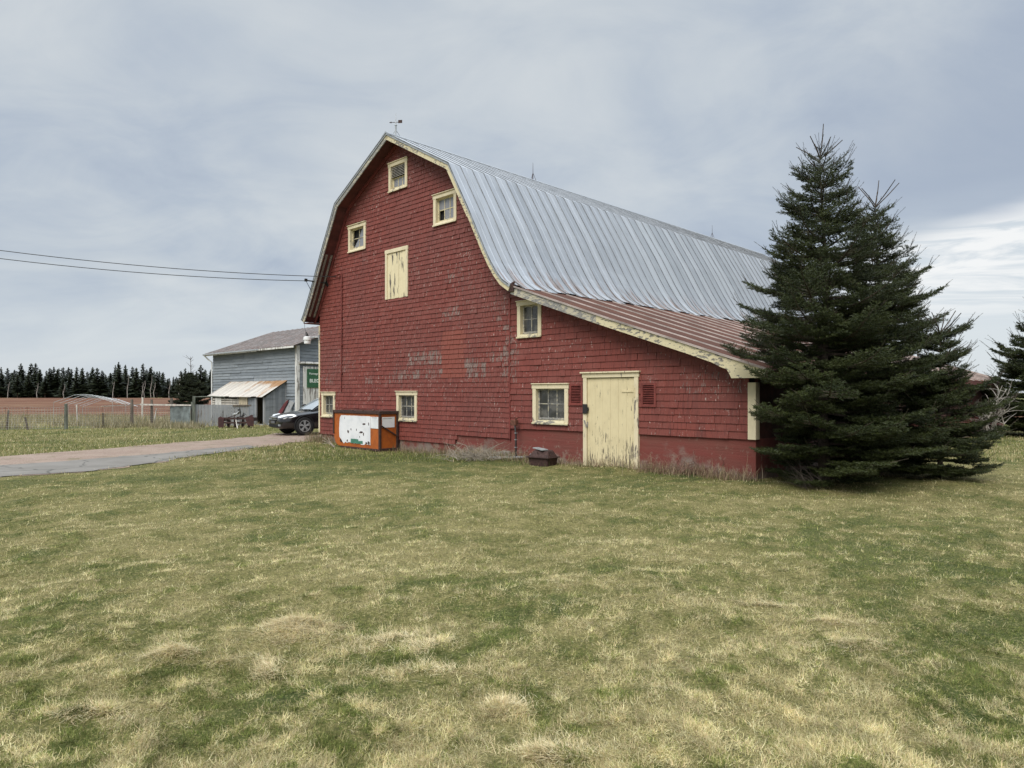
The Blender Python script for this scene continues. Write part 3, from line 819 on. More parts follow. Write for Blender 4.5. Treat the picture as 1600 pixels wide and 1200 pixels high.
mb.build('seam_board', M['red_trim'], barn, bevel=0.004)
mb = MB(); mb.box(-0.055, 0.10, 0.0, 0.042, 0.735, 1.78); mb.box(-0.058, -0.022, -0.11, -0.003, 0.737, 1.78)
mb.build('corner_board', M['cream'], barn, bevel=0.004)
mb = MB(); mb.box(15.205, 15.275, -0.02, 0.046, 0.25, 3.84); mb.build('corner_board', M['cream'], barn, bevel=0.004)

# ---- roof
def offset(prof, d):
    out = []
    for i, (a, b) in enumerate(prof):
        p = prof[max(i - 1, 0)]; q = prof[min(i + 1, len(prof) - 1)]
        t = np.array([q[0] - p[0], q[1] - p[1]]); t /= np.linalg.norm(t)
        n = np.array([t[1], -t[0]])
        if n[1] < 0: n = -n
        # mitre at sharp bends
        t1 = np.array([a - p[0], b - p[1]]); k = 1.0
        if 0 < i < len(prof) - 1:
            t1 /= np.linalg.norm(t1); k = 1 / max(0.6, abs(t1 @ t))
        out.append((a + n[0] * d * k, b + n[1] * d * k))
    return out
LEFT = PROF[:8]; RIGHT = PROF[7:]
def dense(prof, step=0.35):
    o = [prof[0]]
    for p, q in zip(prof[:-1], prof[1:]):
        n = max(1, int(math.dist(p, q) / step))
        for i in range(1, n + 1): o.append((p[0] + (q[0] - p[0]) * i / n, p[1] + (q[1] - p[1]) * i / n))
    return o
rg = random.Random(21)
def metal(mb, prof, ragged):
    pw = 0.42; y = OH + 0.03; k = 0
    while y > -LEN + OH:
        y2 = max(y - pw, -LEN + OH)
        mb.rnd = rg.random()
        pf = [list(p) for p in prof]
        if ragged:
            e = rg.uniform(-0.10, 0.10); pf[-1] = [pf[-1][0] - e, pf[-1][1] - e * 0.62]
        d = rg.uniform(0, 0.004)
        pts = dense([tuple(p) for p in pf], 0.5)
        P = offset(pts, d)
        for (a, b), (c, e2) in zip(P[:-1], P[1:]):
            j1 = rg.uniform(-.003, .003)
            mb.mi = 0; mb.poly([(a, y, b), (c, y, e2), (c, y2, e2), (a, y2, b)])
        Pr = offset(pts, 0.017 + d); P0 = offset(pts, -0.01)
        for i in range(len(pts) - 1):
            h = 0.026
            r0, r1 = Pr[i], Pr[i + 1]; q0, q1 = P0[i], P0[i + 1]
            mb.mi = 0; mb.poly([(r0[0], y, r0[1]), (r1[0], y, r1[1]), (r1[0], y - h, r1[1]), (r0[0], y - h, r0[1])])
            mb.mi = 1
            mb.poly([(q0[0], y, q0[1]), (q1[0], y, q1[1]), (r1[0], y, r1[1]), (r0[0], y, r0[1])])
            mb.poly([(q0[0], y - h, q0[1]), (q1[0], y - h, q1[1]), (r1[0], y - h, r1[1]), (r0[0], y - h, r0[1])])
        # low stiffening rib in the middle of each sheet
        ym = (y + y2) / 2; Pm = offset(pts, 0.010 + d)
        for i in range(len(pts) - 1):
            r0, r1 = Pm[i], Pm[i + 1]; q0, q1 = P[i], P[i + 1]
            mb.mi = 0
            mb.poly([(q0[0], ym + .03, q0[1]), (q1[0], ym + .03, q1[1]), (r1[0], ym, r1[1]), (r0[0], ym, r0[1])])
            mb.poly([(r0[0], ym, r0[1]), (r1[0], ym, r1[1]), (q1[0], ym - .03, q1[1]), (q0[0], ym - .03, q0[1])])
        y = y2; k += 1
    mb.mi = 0
mb = MB(); metal(mb, LEFT, False); metal(mb, RIGHT, True)
mb.rnd = 0.3
mb.mi = 0
for sg in (1, -1):          # ridge cap
    mb.hexa([(10.8, OH + .04, 9.04), (10.8 + sg * .20, OH + .04, 8.93), (10.8 + sg * .20, -LEN + OH, 8.93), (10.8, -LEN + OH, 9.04),
             (10.8, OH + .04, 9.09), (10.8 + sg * .20, OH + .04, 8.975), (10.8 + sg * .20, -LEN + OH, 8.975), (10.8, -LEN + OH, 9.09)])
mb.build('metal_roof', [M['roof'], M['seam']], barn)
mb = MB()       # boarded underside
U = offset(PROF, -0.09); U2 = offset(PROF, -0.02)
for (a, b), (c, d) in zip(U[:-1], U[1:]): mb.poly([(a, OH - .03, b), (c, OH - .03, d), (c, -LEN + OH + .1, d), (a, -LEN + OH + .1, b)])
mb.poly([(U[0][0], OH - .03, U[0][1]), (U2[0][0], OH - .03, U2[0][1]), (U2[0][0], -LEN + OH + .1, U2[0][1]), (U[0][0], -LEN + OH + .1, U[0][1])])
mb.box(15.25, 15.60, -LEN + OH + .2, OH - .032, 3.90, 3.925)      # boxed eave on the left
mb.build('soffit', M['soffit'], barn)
mb = MB()       # pale strips left on the soffit
for off_, o0, wd in ((-0.105, 0.30, .07), (-0.105, 0.12, .06)):
    q = offset(LEFT, off_); 
    for i in range(1, 5):
        mb.beam((q[i][0], o0, q[i][1]), (q[i + 1][0], o0, q[i + 1][1]), wd, 0.02, (0, 0, 1))
mb.build('soffit_strip', M['cream_grey'], barn)
mb = MB()       # trim where soffit meets wall, dark red
q = offset(PROF, -0.15)
for i in range(len(q) - 3): mb.beam((q[i][0], 0.042, q[i][1]), (q[i + 1][0], 0.042, q[i + 1][1]), 0.03, 0.11, (0.3, 0, 1) if i < 7 else (-.3, 0, 1))
mb.build('frieze_board', M['red_trim'], barn)

def strip(mb, top, bot, y0, y1):
    for i in range(len(top) - 1):
        a, b, c, d = bot[i], bot[i + 1], top[i + 1], top[i]
        mb.hexa([(a[0], y0, a[1]), (b[0], y0, b[1]), (b[0], y1, b[1]), (a[0], y1, a[1]),
                 (d[0], y0, d[1]), (c[0], y0, c[1]), (c[0], y1, c[1]), (d[0], y1, d[1])])
mb = MB(); strip(mb, offset(LEFT, -0.015), offset(LEFT, -0.16), OH - .03, OH); mb.build('rake_board', M['cream_grey'], barn)
mb = MB(); strip(mb, offset(PROF[7:10], -0.015), offset(PROF[7:10], -0.17), OH - .03, OH)
strip(mb, offset(PROF[9:], -0.015), offset(PROF[9:], -0.15), OH - .03, OH); mb.build('rake_board', M['cream_worn'], barn)
mb = MB()       # metal drip edge over the rake boards
strip(mb, offset(PROF, 0.015), offset(PROF, -0.05), OH + .003, OH + .022); mb.build('drip_edge', M['galv'], barn)

# ---- lean-to roof
mb = MB()
lt = dense([(6.10, 4.215), LEAN[1], LEAN[2]], 0.8)
y = OHL + 0.03; rg = random.Random(4)
while y > -LEN + OH:
    y2 = max(y - 1.02, -LEN + OH); mb.rnd = rg.random()
    for (a, b), (c, d) in zip(lt[:-1], lt[1:]): mb.mi = 0; mb.poly([(a, y, b), (c, y, d), (c, y2, d), (a, y2, b)])
    for (a, b), (c, d) in zip(lt[:-1], lt[1:]):
        mb.mi = 1; mb.hexa([(a, y - .026, b - .005), (c, y - .026, d - .005), (c, y, d - .005), (a, y, b - .005), (a, y - .019, b + .026), (c, y - .019, d + .026), (c, y - .009, d + .026), (a, y - .009, b + .026)])
        ym = (y + y2) / 2
        mb.mi = 0; mb.hexa([(a, ym - .02, b - .005), (c, ym - .02, d - .005), (c, ym + .02, d - .005), (a, ym + .02, b - .005), (a, ym - .012, b + .004), (c, ym - .012, d + .004), (c, ym + .012, d + .004), (a, ym + .012, b + .004)])
    y = y2
mb.mi = 0
mb.build('lean_to_roof', [M['leanroof'], M['leanrib']], barn)
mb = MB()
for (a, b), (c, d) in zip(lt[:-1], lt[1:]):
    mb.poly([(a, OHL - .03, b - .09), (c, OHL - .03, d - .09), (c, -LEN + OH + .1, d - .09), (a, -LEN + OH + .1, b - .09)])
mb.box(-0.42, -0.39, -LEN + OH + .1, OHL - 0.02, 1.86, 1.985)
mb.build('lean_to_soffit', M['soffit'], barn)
def lean_z(s): return float(np.interp(s, [-.4, 2.95, 6.1], [2.0, 3.12, 4.215]))
def rake_poly(s0, s1, h0, h1):
    return [(s0, lean_z(s0) - .005), (s1, lean_z(s1) - .005), (s1, lean_z(s1) - h1), (s0, lean_z(s0) - h0)]
mb = MB(); mb.extrude(rake_poly(5.85, 3.3, .19, .185), lambda a, b, t: (a, t, b), OHL - .03, OHL)
mb.build('lean_to_rake_board', M['cream_grey'], barn)
mb = MB(); mb.extrude(rake_poly(3.297, 1.2, .185, .18), lambda a, b, t: (a, t, b), OHL - .03, OHL)
pl = [(1.197, lean_z(1.2) - .005), (1.197, lean_z(1.2) - .18), (0.62, lean_z(.62) - .19), (0.45, lean_z(.45) - .22), (0.33, 2.02), (0.27, 1.92), (0.24, 1.855), (-.405, 1.855), (-.405, lean_z(-.4) - .005)]
mb.extrude(pl, lambda a, b, t: (a, t, b), OHL - .03, OHL)
mb.build('lean_to_rake_board', M['cream_worn'], barn)
mb = MB(); mb.beam((6.0, OHL + .012, lean_z(6.0) + .012), (2.95, OHL + .012, lean_z(2.95) + .012), .03, .035); mb.beam((2.95, OHL + .012, lean_z(2.95) + .012), (-.41, OHL + .012, lean_z(-.4) + .012), .03, .035)
mb.build('lean_to_drip_edge', M['leanrib'], barn)
mb = MB(); mb.box(5.72, 5.92, OHL - .06, OHL + .035, 3.98, 4.16); mb.beam((5.93, OHL + .01, 4.12), (5.70, OHL + .01, 4.2), .05, .05); mb.build('broken_end_block', M['rust_dark'], barn, bevel=.01)

# ---- windows
rw = random.Random(8)
def window(key, cols, rows, glass, louvre=False, broken=(), missing=(), rotten=False, fw=0.105):
    a, b, c, d = WIN[key]
    mb = MB()
    mb.box(a, a + fw, -0.12, 0.05, c, d - fw); mb.box(b - fw, b, -0.12, 0.05, c, d - fw)
    mb.box(a - .02, b + .02, -0.12, 0.056, d - fw, d); mb.box(a - .03, b + .03, 0.0, 0.085, d, d + .022)
    w = mb.build('window', M['cream'], barn, bevel=0.004)
    mb = MB(); mb.hexa([(a + fw, -.12, c), (b - fw, -.12, c), (b - fw, .075, c), (a + fw, .075, c), (a + fw, -.12, c + .085), (b - fw, -.12, c + .085), (b - fw, .05, c + .06), (a + fw, .05, c + .06)])
    mb.box(a - .01, b + .01, .051, .078, c - .028, c + .01)
    mb.build('sill', M['cream_worn'] if rotten else M['cream'], w, bevel=0.004)
    ia, ib, ic, id_ = a + fw, b - fw, c + .085, d - fw
    zt = id_
    if louvre:
        zt = ic + (id_ - ic) * 0.50
        mb = MB(); n = 7
        for i in range(n):
            z = zt + (id_ - zt) * (i + .5) / n
            mb.hexa([(ia, -.06, z + .012), (ib, -.06, z + .012), (ib, .02, z - .022), (ia, .02, z - .022), (ia, -.06, z + .022), (ib, -.06, z + .022), (ib, .02, z - .012), (ia, .02, z - .012)])
        mb.build('louvre', M['post_pale'], w)
    mb = MB(); sw = 0.035; bw = 0.021; y0, y1 = -0.085, -0.05
    mb.box(ia, ia + sw, y0, y1, ic, zt); mb.box(ib - sw, ib, y0, y1, ic, zt); mb.box(ia + sw, ib - sw, y0, y1, ic, ic + sw + .01); mb.box(ia + sw, ib - sw, y0, y1, zt - sw, zt)
    xs = [ia + sw + (ib - ia - 2 * sw) * i / cols for i in range(cols + 1)]; zs = [ic + sw + .01 + (zt - ic - 2 * sw - .01) * i / rows for i in range(rows + 1)]
    for x in xs[1:-1]: mb.box(x - bw / 2, x + bw / 2, y0 + .004, y1 - .004, zs[0], zs[-1])
    for z in zs[1:-1]: mb.box(xs[0], xs[-1], y0 + .006, y1 - .006, z - bw / 2, z + bw / 2)
    mb.build('sash', M['cream_worn'] if not rotten else M['cream_grey'], w)
    mb = MB(); y = -0.068
    for i in range(cols):
        for j in range(rows):
            if (i, j) in missing: continue
            x0, x1, z0, z1 = xs[i], xs[i + 1], zs[j], zs[j + 1]
            t = [rw.uniform(-.004, .004) for _ in range(4)]
            if (i, j) in broken:
                kx = broken[(i, j)]
                P = [(x0 + (x1 - x0) * u, z0 + (z1 - z0) * v) for u, v in kx]
                mb.extrude(P, lambda a_, b_, t_: (a_, t_, b_), y, y + .003)
            else:
                mb.hexa([(x0, y + t[0], z0), (x1, y + t[1], z0), (x1, y + t[1] + .003, z0), (x0, y + t[0] + .003, z0), (x0, y + t[2], z1), (x1, y + t[3], z1), (x1, y + t[3] + .003, z1), (x0, y + t[2] + .003, z1)])
    mb.build('pane', M[glass], w)
    return w
window('w1', 3, 1, 'glass_sky', louvre=True)
# local x runs to the left in the picture: column 0 is the right-hand pane
window('w2', 3, 2, 'glass_sky', missing=((2, 0),))
window('w3', 2, 2, 'glass_sky', missing=((1, 1),), broken={(0, 1): [(0, 0), (1, 0), (1, .15), (.62, 1), (0, 1)], (1, 0): [(0, 0), (.9, 0), (.1, 1), (0, 1)]})
window('w4', 3, 2, 'glass', rotten=True)
window('w5', 3, 2, 'glass', rotten=True)
window('w6', 2, 2, 'glass', rotten=True)
window('w7', 3, 2, 'glass', rotten=True)
# ---- hay hatch
a, b, c, d = WIN['hatch']
mb = MB(); fw = .09
mb.box(a, a + fw, -.1, .052, c, d - .11); mb.box(b - fw, b, -.1, .052, c, d - .11); mb.box(a - .01, b + .01, -.1, .056, d - .11, d)
hf = mb.build('hay_door', M['cream'], barn, bevel=.004)
mb = MB(); n = 5; rg = random.Random(2)
for i in range(n):
    x0 = a + fw + (b - a - 2 * fw) * i / n; x1 = a + fw + (b - a - 2 * fw) * (i + 1) / n
    j = rg.uniform(-.004, .004); mb.box(x0 + .003, x1 - .003, -.03, .022 + j, c + rg.uniform(0, .012), d - .115)
mb.build('hatch_boards', M['hatch'], hf, bevel=.003)
# ---- plank door
a, b, c, d = 2.48, 3.93, -0.08, 2.02
mb = MB()
mb.box(a, a + .10, -.1, .055, c, d - .10); mb.box(b - .10, b, -.1, .055, c, d - .10); mb.box(a - .02, b + .02, -.1, .062, d - .10, d - .005)
mb.box(a - .05, b + .06, 0, .10, d - .004, d + .028)
dr_ = mb.build('door', M['cream'], barn, bevel=.005)
mb = MB(); n = 6
for i in range(n):
    x0 = a + .105 + (b - a - .21) * i / n; x1 = a + .105 + (b - a - .21) * (i + 1) / n
    mb.box(x0 + .0015, x1 - .0015, -.02, .020 + rg.uniform(-.002, .002), c + .04 + rg.uniform(0, .02), d - .112)
mb.build('door_boards', M['door'], dr_, bevel=.002)
mb = MB(); mb.box(b - .13, b - .01, .056, .085, 1.13, 1.34); mb.box(b - .15, b - .10, .03, .075, 1.18, 1.27); mb.build('padlock_hasp', M['black_metal'], dr_, bevel=.006)
mb = MB(); mb.box(a + .09, a + .42, .024, .034, 1.60, 1.645); mb.box(a + .07, a + .10, .05, .068, 1.5, 1.70); mb.build('hinge', M['door'], dr_, bevel=.003)
mb = MB(); mb.beam((b - .05, .066, .98), (b - .11, .066, .84), .035, .02); mb.box(b - .12, b - .09, .022, .035, .82, .95); mb.build('latch', M['cream_grey'], dr_)
# ---- louvred vents, painted red
for k in ('v1', 'v2'):
    a, b, c, d = WIN[k]; mb = MB(); f_ = .045
    mb.box(a, a + f_, -.06, .04, c, d); mb.box(b - f_, b, -.06, .04, c, d); mb.box(a + f_, b - f_, -.06, .04, c, c + f_); mb.box(a + f_, b - f_, -.06, .04, d - f_, d)
    n = 11
    for i in range(n):
        z = c + f_ + (d - c - 2 * f_) * (i + .5) / n
        mb.hexa([(a + f_, -.04, z + .010), (b - f_, -.04, z + .010), (b - f_, .034, z - .020), (a + f_, .034, z - .020), (a + f_, -.04, z + .018), (b - f_, -.04, z + .018), (b - f_, .034, z - .012), (a + f_, .034, z - .012)])
    mb.build('vent', M['red_trim'], barn)
# ---- conduit, rods, vane, bracket
mb = MB(); mb.tube([(13.82, .055, 5.33), (13.83, .055, 3.4), (13.86, .055, 1.62)], .021, 8)
mb.tube([(13.82, .055, 5.33), (13.84, .07, 5.42), (13.93, .11, 5.43), (14.0, .13, 5.38)], [.021, .026, .03, .034], 8)
for z in (5.0, 4.0, 3.1, 2.2): mb.box(13.78, 13.88, .03, .085, z, z + .03)
mb.build('conduit', M['red_trim'], barn)
def rod(o, h, name='lightning_rod', vane=False):
    z0 = 9.09; mb = MB()
    mb.tube([(10.8, o, z0), (10.8, o, z0 + h)], [.012, .004], 6)
    for k in range(3):
        an = k * 2.1; mb.tube([(10.8 + .13 * math.cos(an), o + .13 * math.sin(an), z0 - (.08 if abs(math.cos(an)) > .3 else .0)), (10.8, o, z0 + .22)], .007, 5)
    r = mb.build(name, M['rust_dark'], barn)
    return r
rod(-5.75, .58); rod(-18.5, .58)
o_ = 0.12
mb = MB(); z0 = 9.09
mb.tube([(10.8, o_, z0), (10.8, o_, z0 + .24)], .024, 8); mb.tube([(10.8, o_, z0 + .24), (10.8, o_, z0 + .36)], [.018, .012], 8); mb.tube([(10.8, o_, z0 + .36), (10.8, o_, z0 + .62)], [.010, .004], 6)
mb.lathe([(.0, -.03), (.03, -.015), (.04, 0), (.03, .015), (0, .03)], (10.8, o_, z0 + .27), 'z', 10)
for k in range(3):
    an = .6 + k * 2.1; mb.tube([(10.8 + .14 * math.cos(an), o_ + .18 * math.sin(an), z0 - .02 - .07 * abs(math.cos(an))), (10.8, o_, z0 + .14)], .008, 5)
vane = mb.build('weather_vane', M['galv'], barn)
mb = MB(); hx, hy = .79, .61
def vp(d_, z_, t_=0): return (10.8 + hx * d_ - t_, o_ + hy * d_ + t_, z0 + z_)
mb.tube([vp(-.10, .36), vp(.17, .36)], .009, 6)
mb.hexa([vp(-.19, .33), vp(-.07, .33), vp(-.07, .33, .004), vp(-.19, .33, .004), vp(-.19, .42), vp(-.07, .42), vp(-.07, .42, .004), vp(-.19, .42, .004)])
mb.hexa([vp(.13, .335), vp(.20, .355), vp(.20, .355, .004), vp(.13, .335, .004), vp(.13, .385), vp(.20, .36), vp(.20, .36, .004), vp(.13, .385, .004)])
mb.build('vane_arrow', M['rust_dark'], vane)
mb = MB(); mb.tube([(14.73, 0.0, 5.21), (14.93, .74, 5.26)], .022, 6); mb.box(14.68, 14.78, .0, .06, 5.12, 5.30); mb.box(14.90, 14.96, .66, .74, 5.22, 5.31); mb.build('cable_bracket', M['black_metal'], barn)

# ================================================================== THINGS BY THE BARN
def bx(s, o, z=0.0):
    p = wxy(s, o); return (p[0], p[1], z)
def gz1(p): return float(gz(np.array([p[0]]), np.array([p[1]]))[0])

# ---- orange steel bin with a torn white sheet
def build_bin():
    t = empty('steel_bin', bx(12.0, 0.38, -0.09), ROT, 'orange steel bin with rusty frame and torn white sheet against the red barn', 'bin')
    x0, x1, y0, y1, H = -1.25, 1.25, -0.32, 0.34, 1.11     # x1 is the left end in the picture
    om, nt, p = new_mat('orange_paint')
    c = objc(nt); n = nt.noise(c, 5, 6, 0.65)
    base = nt.mix(nt.step(n, 0.4, 0.65), (0.40, 0.10, 0.012), (0.30, 0.072, 0.011))
    base = nt.mix(nt.step(nt.noise(c, 3, 6, 0.7, (1, 1, .5)), 0.60, 0.72, 0, .7), base, (0.13, 0.05, 0.02))
    setp(nt, p, Base_Color=base, Roughness=0.6); bump(nt, p, nt.noise(c, 3, 3, .5), .3, .02)
    mb = MB()
    # front sheet with the rounded lower corner, swept back to the rear
    prof = [(x0 + .03, .06)] + [(x1 - .34 + .32 * math.sin(a), .38 - .32 * math.cos(a)) for a in np.linspace(0, math.pi / 2, 8)] + [(x1 - .03, H - .05), (x0 + .03, H - .05)]
    mb.extrude(prof, lambda a, b, t_: (a, t_, b), y0 + .03, y1 - .035)
    mb.build('body', om, t, bevel=.008)
    fr = MB()
    for (a, b) in ((x0, y1), (x1, y1), (x0, y0)):
        if a == x1: fr.box(a - .05, a, b - .05, b, .42, H)
        else: fr.box(a, a + .065, (b - .065 if b > 0 else b), (b if b > 0 else b + .065), 0, H)
    fr.box(x0 - .005, x1 + .005, y1 - .06, y1 + .006, H - .045, H + .04); fr.box(x0 - .005, x1 + .005, y0 - .006, y0 + .06, H - .045, H + .04)
    fr.box(x0 - .006, x0 + .06, y0 + .06, y1 - .06, H - .045, H + .038); fr.box(x1 - .06, x1 + .006, y0 + .06, y1 - .06, H - .045, H + .038)
    fr.box(x0 + .002, x0 + .06, y0 + .06, y1 - .06, .0, .085)
    fr.box(x0 + .06, x1 - .45, y1 - .06, y1 - .015, 0.0, .065)
    fr.build('frame', M['rust_dark'], t, bevel=.006)
    b = MB(); b.beam((x0 - .004, y1 - .05, .74), (x0 - .004, y0 + .05, .42), .03, .035, (1, 0, 0)); b.build('brace', M['rust_dark'], t)
    b = MB(); b.box(x0 + .06, x1 - .06, y0 + .06, y1 - .06, H + .0, H + .022)
    for k in range(4): b.box(x0 + .3 + k * .55, x0 + .36 + k * .55, y1 - .05, y1 - .0, H + .04, H + .065)
    b.build('lid', M['rust'], t, bevel=.006)
    # white sheet
    wm, nt, p = new_mat('white_sheet')
    c = objc(nt)
    base = nt.mix(nt.step(nt.noise(c, 2.2, 5, .6), .4, .7), (0.74, 0.75, 0.77), (0.60, 0.62, 0.65))
    setp(nt, p, Base_Color=base, Roughness=.45); bump(nt, p, nt.noise(c, 4, 3, .6), .4, .01)
    mb = MB(); rgx = random.Random(3)
    xs_ = np.linspace(x1 - .36, x0 + .50, 22)
    top = [(x, H - .115 + rgx.uniform(-.004, .004)) for x in xs_]
    bot = [(x, .17 + (0.03 if i < 3 else 0) + rgx.uniform(-.03, .03) + (.05 if i < 2 else 0)) for i, x in enumerate(xs_)]
    prof = top + bot[::-1]
    # ragged left side
    prof = [(x1 - .34, .34), (x1 - .325, .55), (x1 - .345, .78), (x1 - .37, .93)] + top[1:] + bot[::-1][:-1]
    mb.extrude(prof, lambda a, b, t_: (a, t_, b), y1 - .031, y1 - .024)
    sh = mb.build('sheet', wm, t)
    # tears showing the dark steel: irregular raised flakes of bare metal
    def blot(mb, cx, cz, w, h, n=11):
        pts = []
        for i in range(n):
            a = 2 * math.pi * i / n; r = rgx.uniform(.55, 1.15); pts.append((cx + w * r * math.cos(a), cz + h * r * math.sin(a)))
        mb.extrude(pts, lambda a, b, t_: (a, t_, b), y1 - .0235, y1 - .0205)
    bl = MB()
    W_ = x1 - .36 - (x0 + .5)
    for fx, fz, w, h in ((.80, .72, .075, .022), (.95, .72, .02, .04), (.385, .50, .02, .035), (.56, .49, .016, .033), (.285, .42, .05, .045), (.72, .42, .075, .028), (.68, .40, .05, .015), (.79, .355, .028, .045), (.665, .25, .016, .03), (.17, .90, .008, .04), (.88, .05, .05, .03), (.95, .06, .05, .05), (.26, .08, .03, .04), (.04, .06, .05, .05)):
        bl = MB(); blot(bl, x1 - .36 - fx * W_, .17 + fz * (H - .285), w * 1.15, h * 1.15); bl.build('bare_patch', M['rust_dark'], sh)
    g = MB(); gm = plain('green_patch', (0.055, 0.18, 0.125), .6, .25, 8)
    gp = [(x1 - .36 - f * W_, .17 + v * (H - .285)) for f, v in ((.38, .16), (.5, .165), (.62, .16), (.63, .10), (.76, .115), (.77, .01), (.62, .0), (.5, .01), (.37, .0))]
    g.extrude(gp, lambda a, b, t_: (a, t_, b), y1 - .0235, y1 - .0195); g.build('green_patch', gm, sh)
    lb = MB(); lb.box(x0 + .10, x0 + .485, y1 - .031, y1 - .022, H - .46, H - .125); l1 = lb.build('paper_notice', wm, t)
    lb = MB(); lb.box(x0 + .15, x0 + .40, y1 - .0215, y1 - .0205, H - .16, H - .145); lb.build('faded_print', M['galv'], l1)
    lb = MB(); lb.box(x0 + .018, x0 + .027, y0 + .13, y1 - .10, H - .43, H - .13); l2 = lb.build('paper_notice', wm, t)
    lb = MB(); lb.box(x0 + .0165, x0 + .0178, y0 + .22, y1 - .12, H - .185, H - .168); 
    lb.build('faded_print', M['galv'], l2)
build_bin()
mb = MB(); rgx = random.Random(9)
for k in range(3):
    mb.tube([(0, .02 * k, .02), (.25, .05 * k, .12), (.60, .1, .30 - .1 * k)], [.009, .008, .005], 6)
mb.tube([(-.15, .12, .0), (.15, .1, .16), (.32, .06, .30)], [.012, .011, .008], 6)
o = mb.build('loose_sticks', M['twig']); o.location = bx(13.0, .78, -.09); o.rotation_euler = (0, 0, ROT)
tag(o, 'pale loose sticks lying against the left foot of the orange bin', 'sticks')

# ---- yard light on the left corner
t = empty('yard_light', bx(15.30, 0.0, 3.40), ROT, 'white cylindrical yard lamp on a short bracket at the red barn corner', 'lamp')
mb = MB(); mb.tube([(-.06, .03, .05), (.05, .20, .05), (.12, .33, .03)], .020, 8); mb.box(-.10, -.03, .045, .065, -.03, .13); mb.build('bracket', M['galv'], t)
mb = MB(); mb.lathe([(.02, .10), (.085, .09), (.125, .07), (.13, .0), (.13, -.03), (.11, -.04), (.105, -.15), (.0, -.155)], (.15, .36, -.02), 'z', 18); mb.build('lamp_shade', M['white_plastic'], t, smooth=False, bevel=.004)
mb = MB(); mb.tube([(.15, .36, .07), (.17, .37, .14), (.20, .38, .22)], [.045, .04, .025], 10); mb.build('photocell', M['black_metal'], t)
mb = MB(); mb.tube([(.20, .38, .22), (.25, .40, .35), (.27, .40, .52)], .006, 5); mb.build('lead_wire', M['wire'], t)

# ---- rusty stove-like box and old hydrant by the wall
t = empty('rusty_firebox', bx(4.68, 0.55, gz1(bx(4.68, .55)) - .01), ROT + .10, 'rusty old metal box with sloping lid on the grass left of the cream door', 'metal box')
mb = MB(); mb.hexa([(-.30, -.22, 0), (.30, -.22, 0), (.30, .2, 0), (-.30, .2, 0), (-.34, -.24, .20), (.34, -.24, .20), (.34, .22, .20), (-.34, .22, .20)]); mb.build('body', M['rust_dark'], t, bevel=.012)
mb = MB(); mb.box(-.40, .40, -.28, .27, .20, .225); mb.build('rim', M['rust_dark'], t, bevel=.006); t.scale = (.80, .85, .95)
mb = MB(); mb.hexa([(-.34, -.22, .225), (.34, -.22, .225), (.34, .22, .225), (-.34, .22, .225), (-.24, -.14, .375), (.24, -.14, .39), (.22, .10, .37), (-.24, .10, .36)]); mb.build('lid', M['rust_dark'], t, bevel=.01)
mb = MB(); mb.beam((-.16, .10, .385), (.29, -.04, .415), .20, .025); mb.beam((.20, .05, .36), (.33, .15, .26), .05, .02); mb.build('loose_board', M['grey_wood'], t, bevel=.004)
mb = MB(); mb.tube([(.03, .16, .24), (.035, .185, .35)], .012, 6); mb.build('handle', M['rust_dark'], t)
mb = MB(); mb.tube([(-.30, .1, .24), (-.36, .14, .36)], .010, 6); mb.build('handle', M['rust_dark'], t)

t = empty('water_hydrant', bx(5.80, 0.26, gz1(bx(5.8, .26))), ROT, 'thin black bent standpipe with a valve head between the two wall sections', 'standpipe')
mb = MB(); mb.tube([(0, 0, -.05), (.0, .0, .38), (.02, -.02, .60), (.10, -.06, .84)], [.022, .022, .020, .020], 8); mb.build('pipe', M['black_metal'], t)
mb = MB(); mb.box(.05, .22, -.14, -.03, .80, .93); mb.tube([(.09, -.08, .93), (.06, -.08, .98), (.0, -.06, .97)], .018, 6); mb.build('valve_head', M['rust'], t, bevel=.015)
for z in (.28, .46, .62):
    mb = MB(); mb.box(-.027, .03, -.03, .027, z, z + .014); mb.build('tie_band', M['galv'], t)

p_ = gpt(800, 718); mb = MB(); mb.beam((-.55, .0, .05), (.55, .04, .06), .16, .035); mb.beam((-.4, .14, .03), (.60, .11, .03), .11, .03)
o = mb.build('weathered_plank', M['grey_wood'], bevel=.006); o.location = (p_[0], p_[1], gz1(p_)); o.rotation_euler = (0, 0, .03)
tag(o, 'weathered grey planks lying flat on grass before the barn wall', 'planks')
p_ = wxy(6.2, .28); mb = MB(); mb.hexa([(-.22, -.1, -.1), (.24, -.1, -.1), (.24, .12, -.1), (-.22, .12, -.1), (-.17, -.09, .19), (.17, -.09, .15), (.19, .06, .16), (-.14, .06, .21)])
o = mb.build('concrete_lump', plain('concrete', (.25, .225, .195), .95, .3, 8, bmp=.5), bevel=.03); o.location = (p_[0], p_[1], gz1(p_)); o.rotation_euler = (0, 0, ROT)
tag(o, 'rough concrete lump at the wall foot beside the black standpipe', 'concrete')

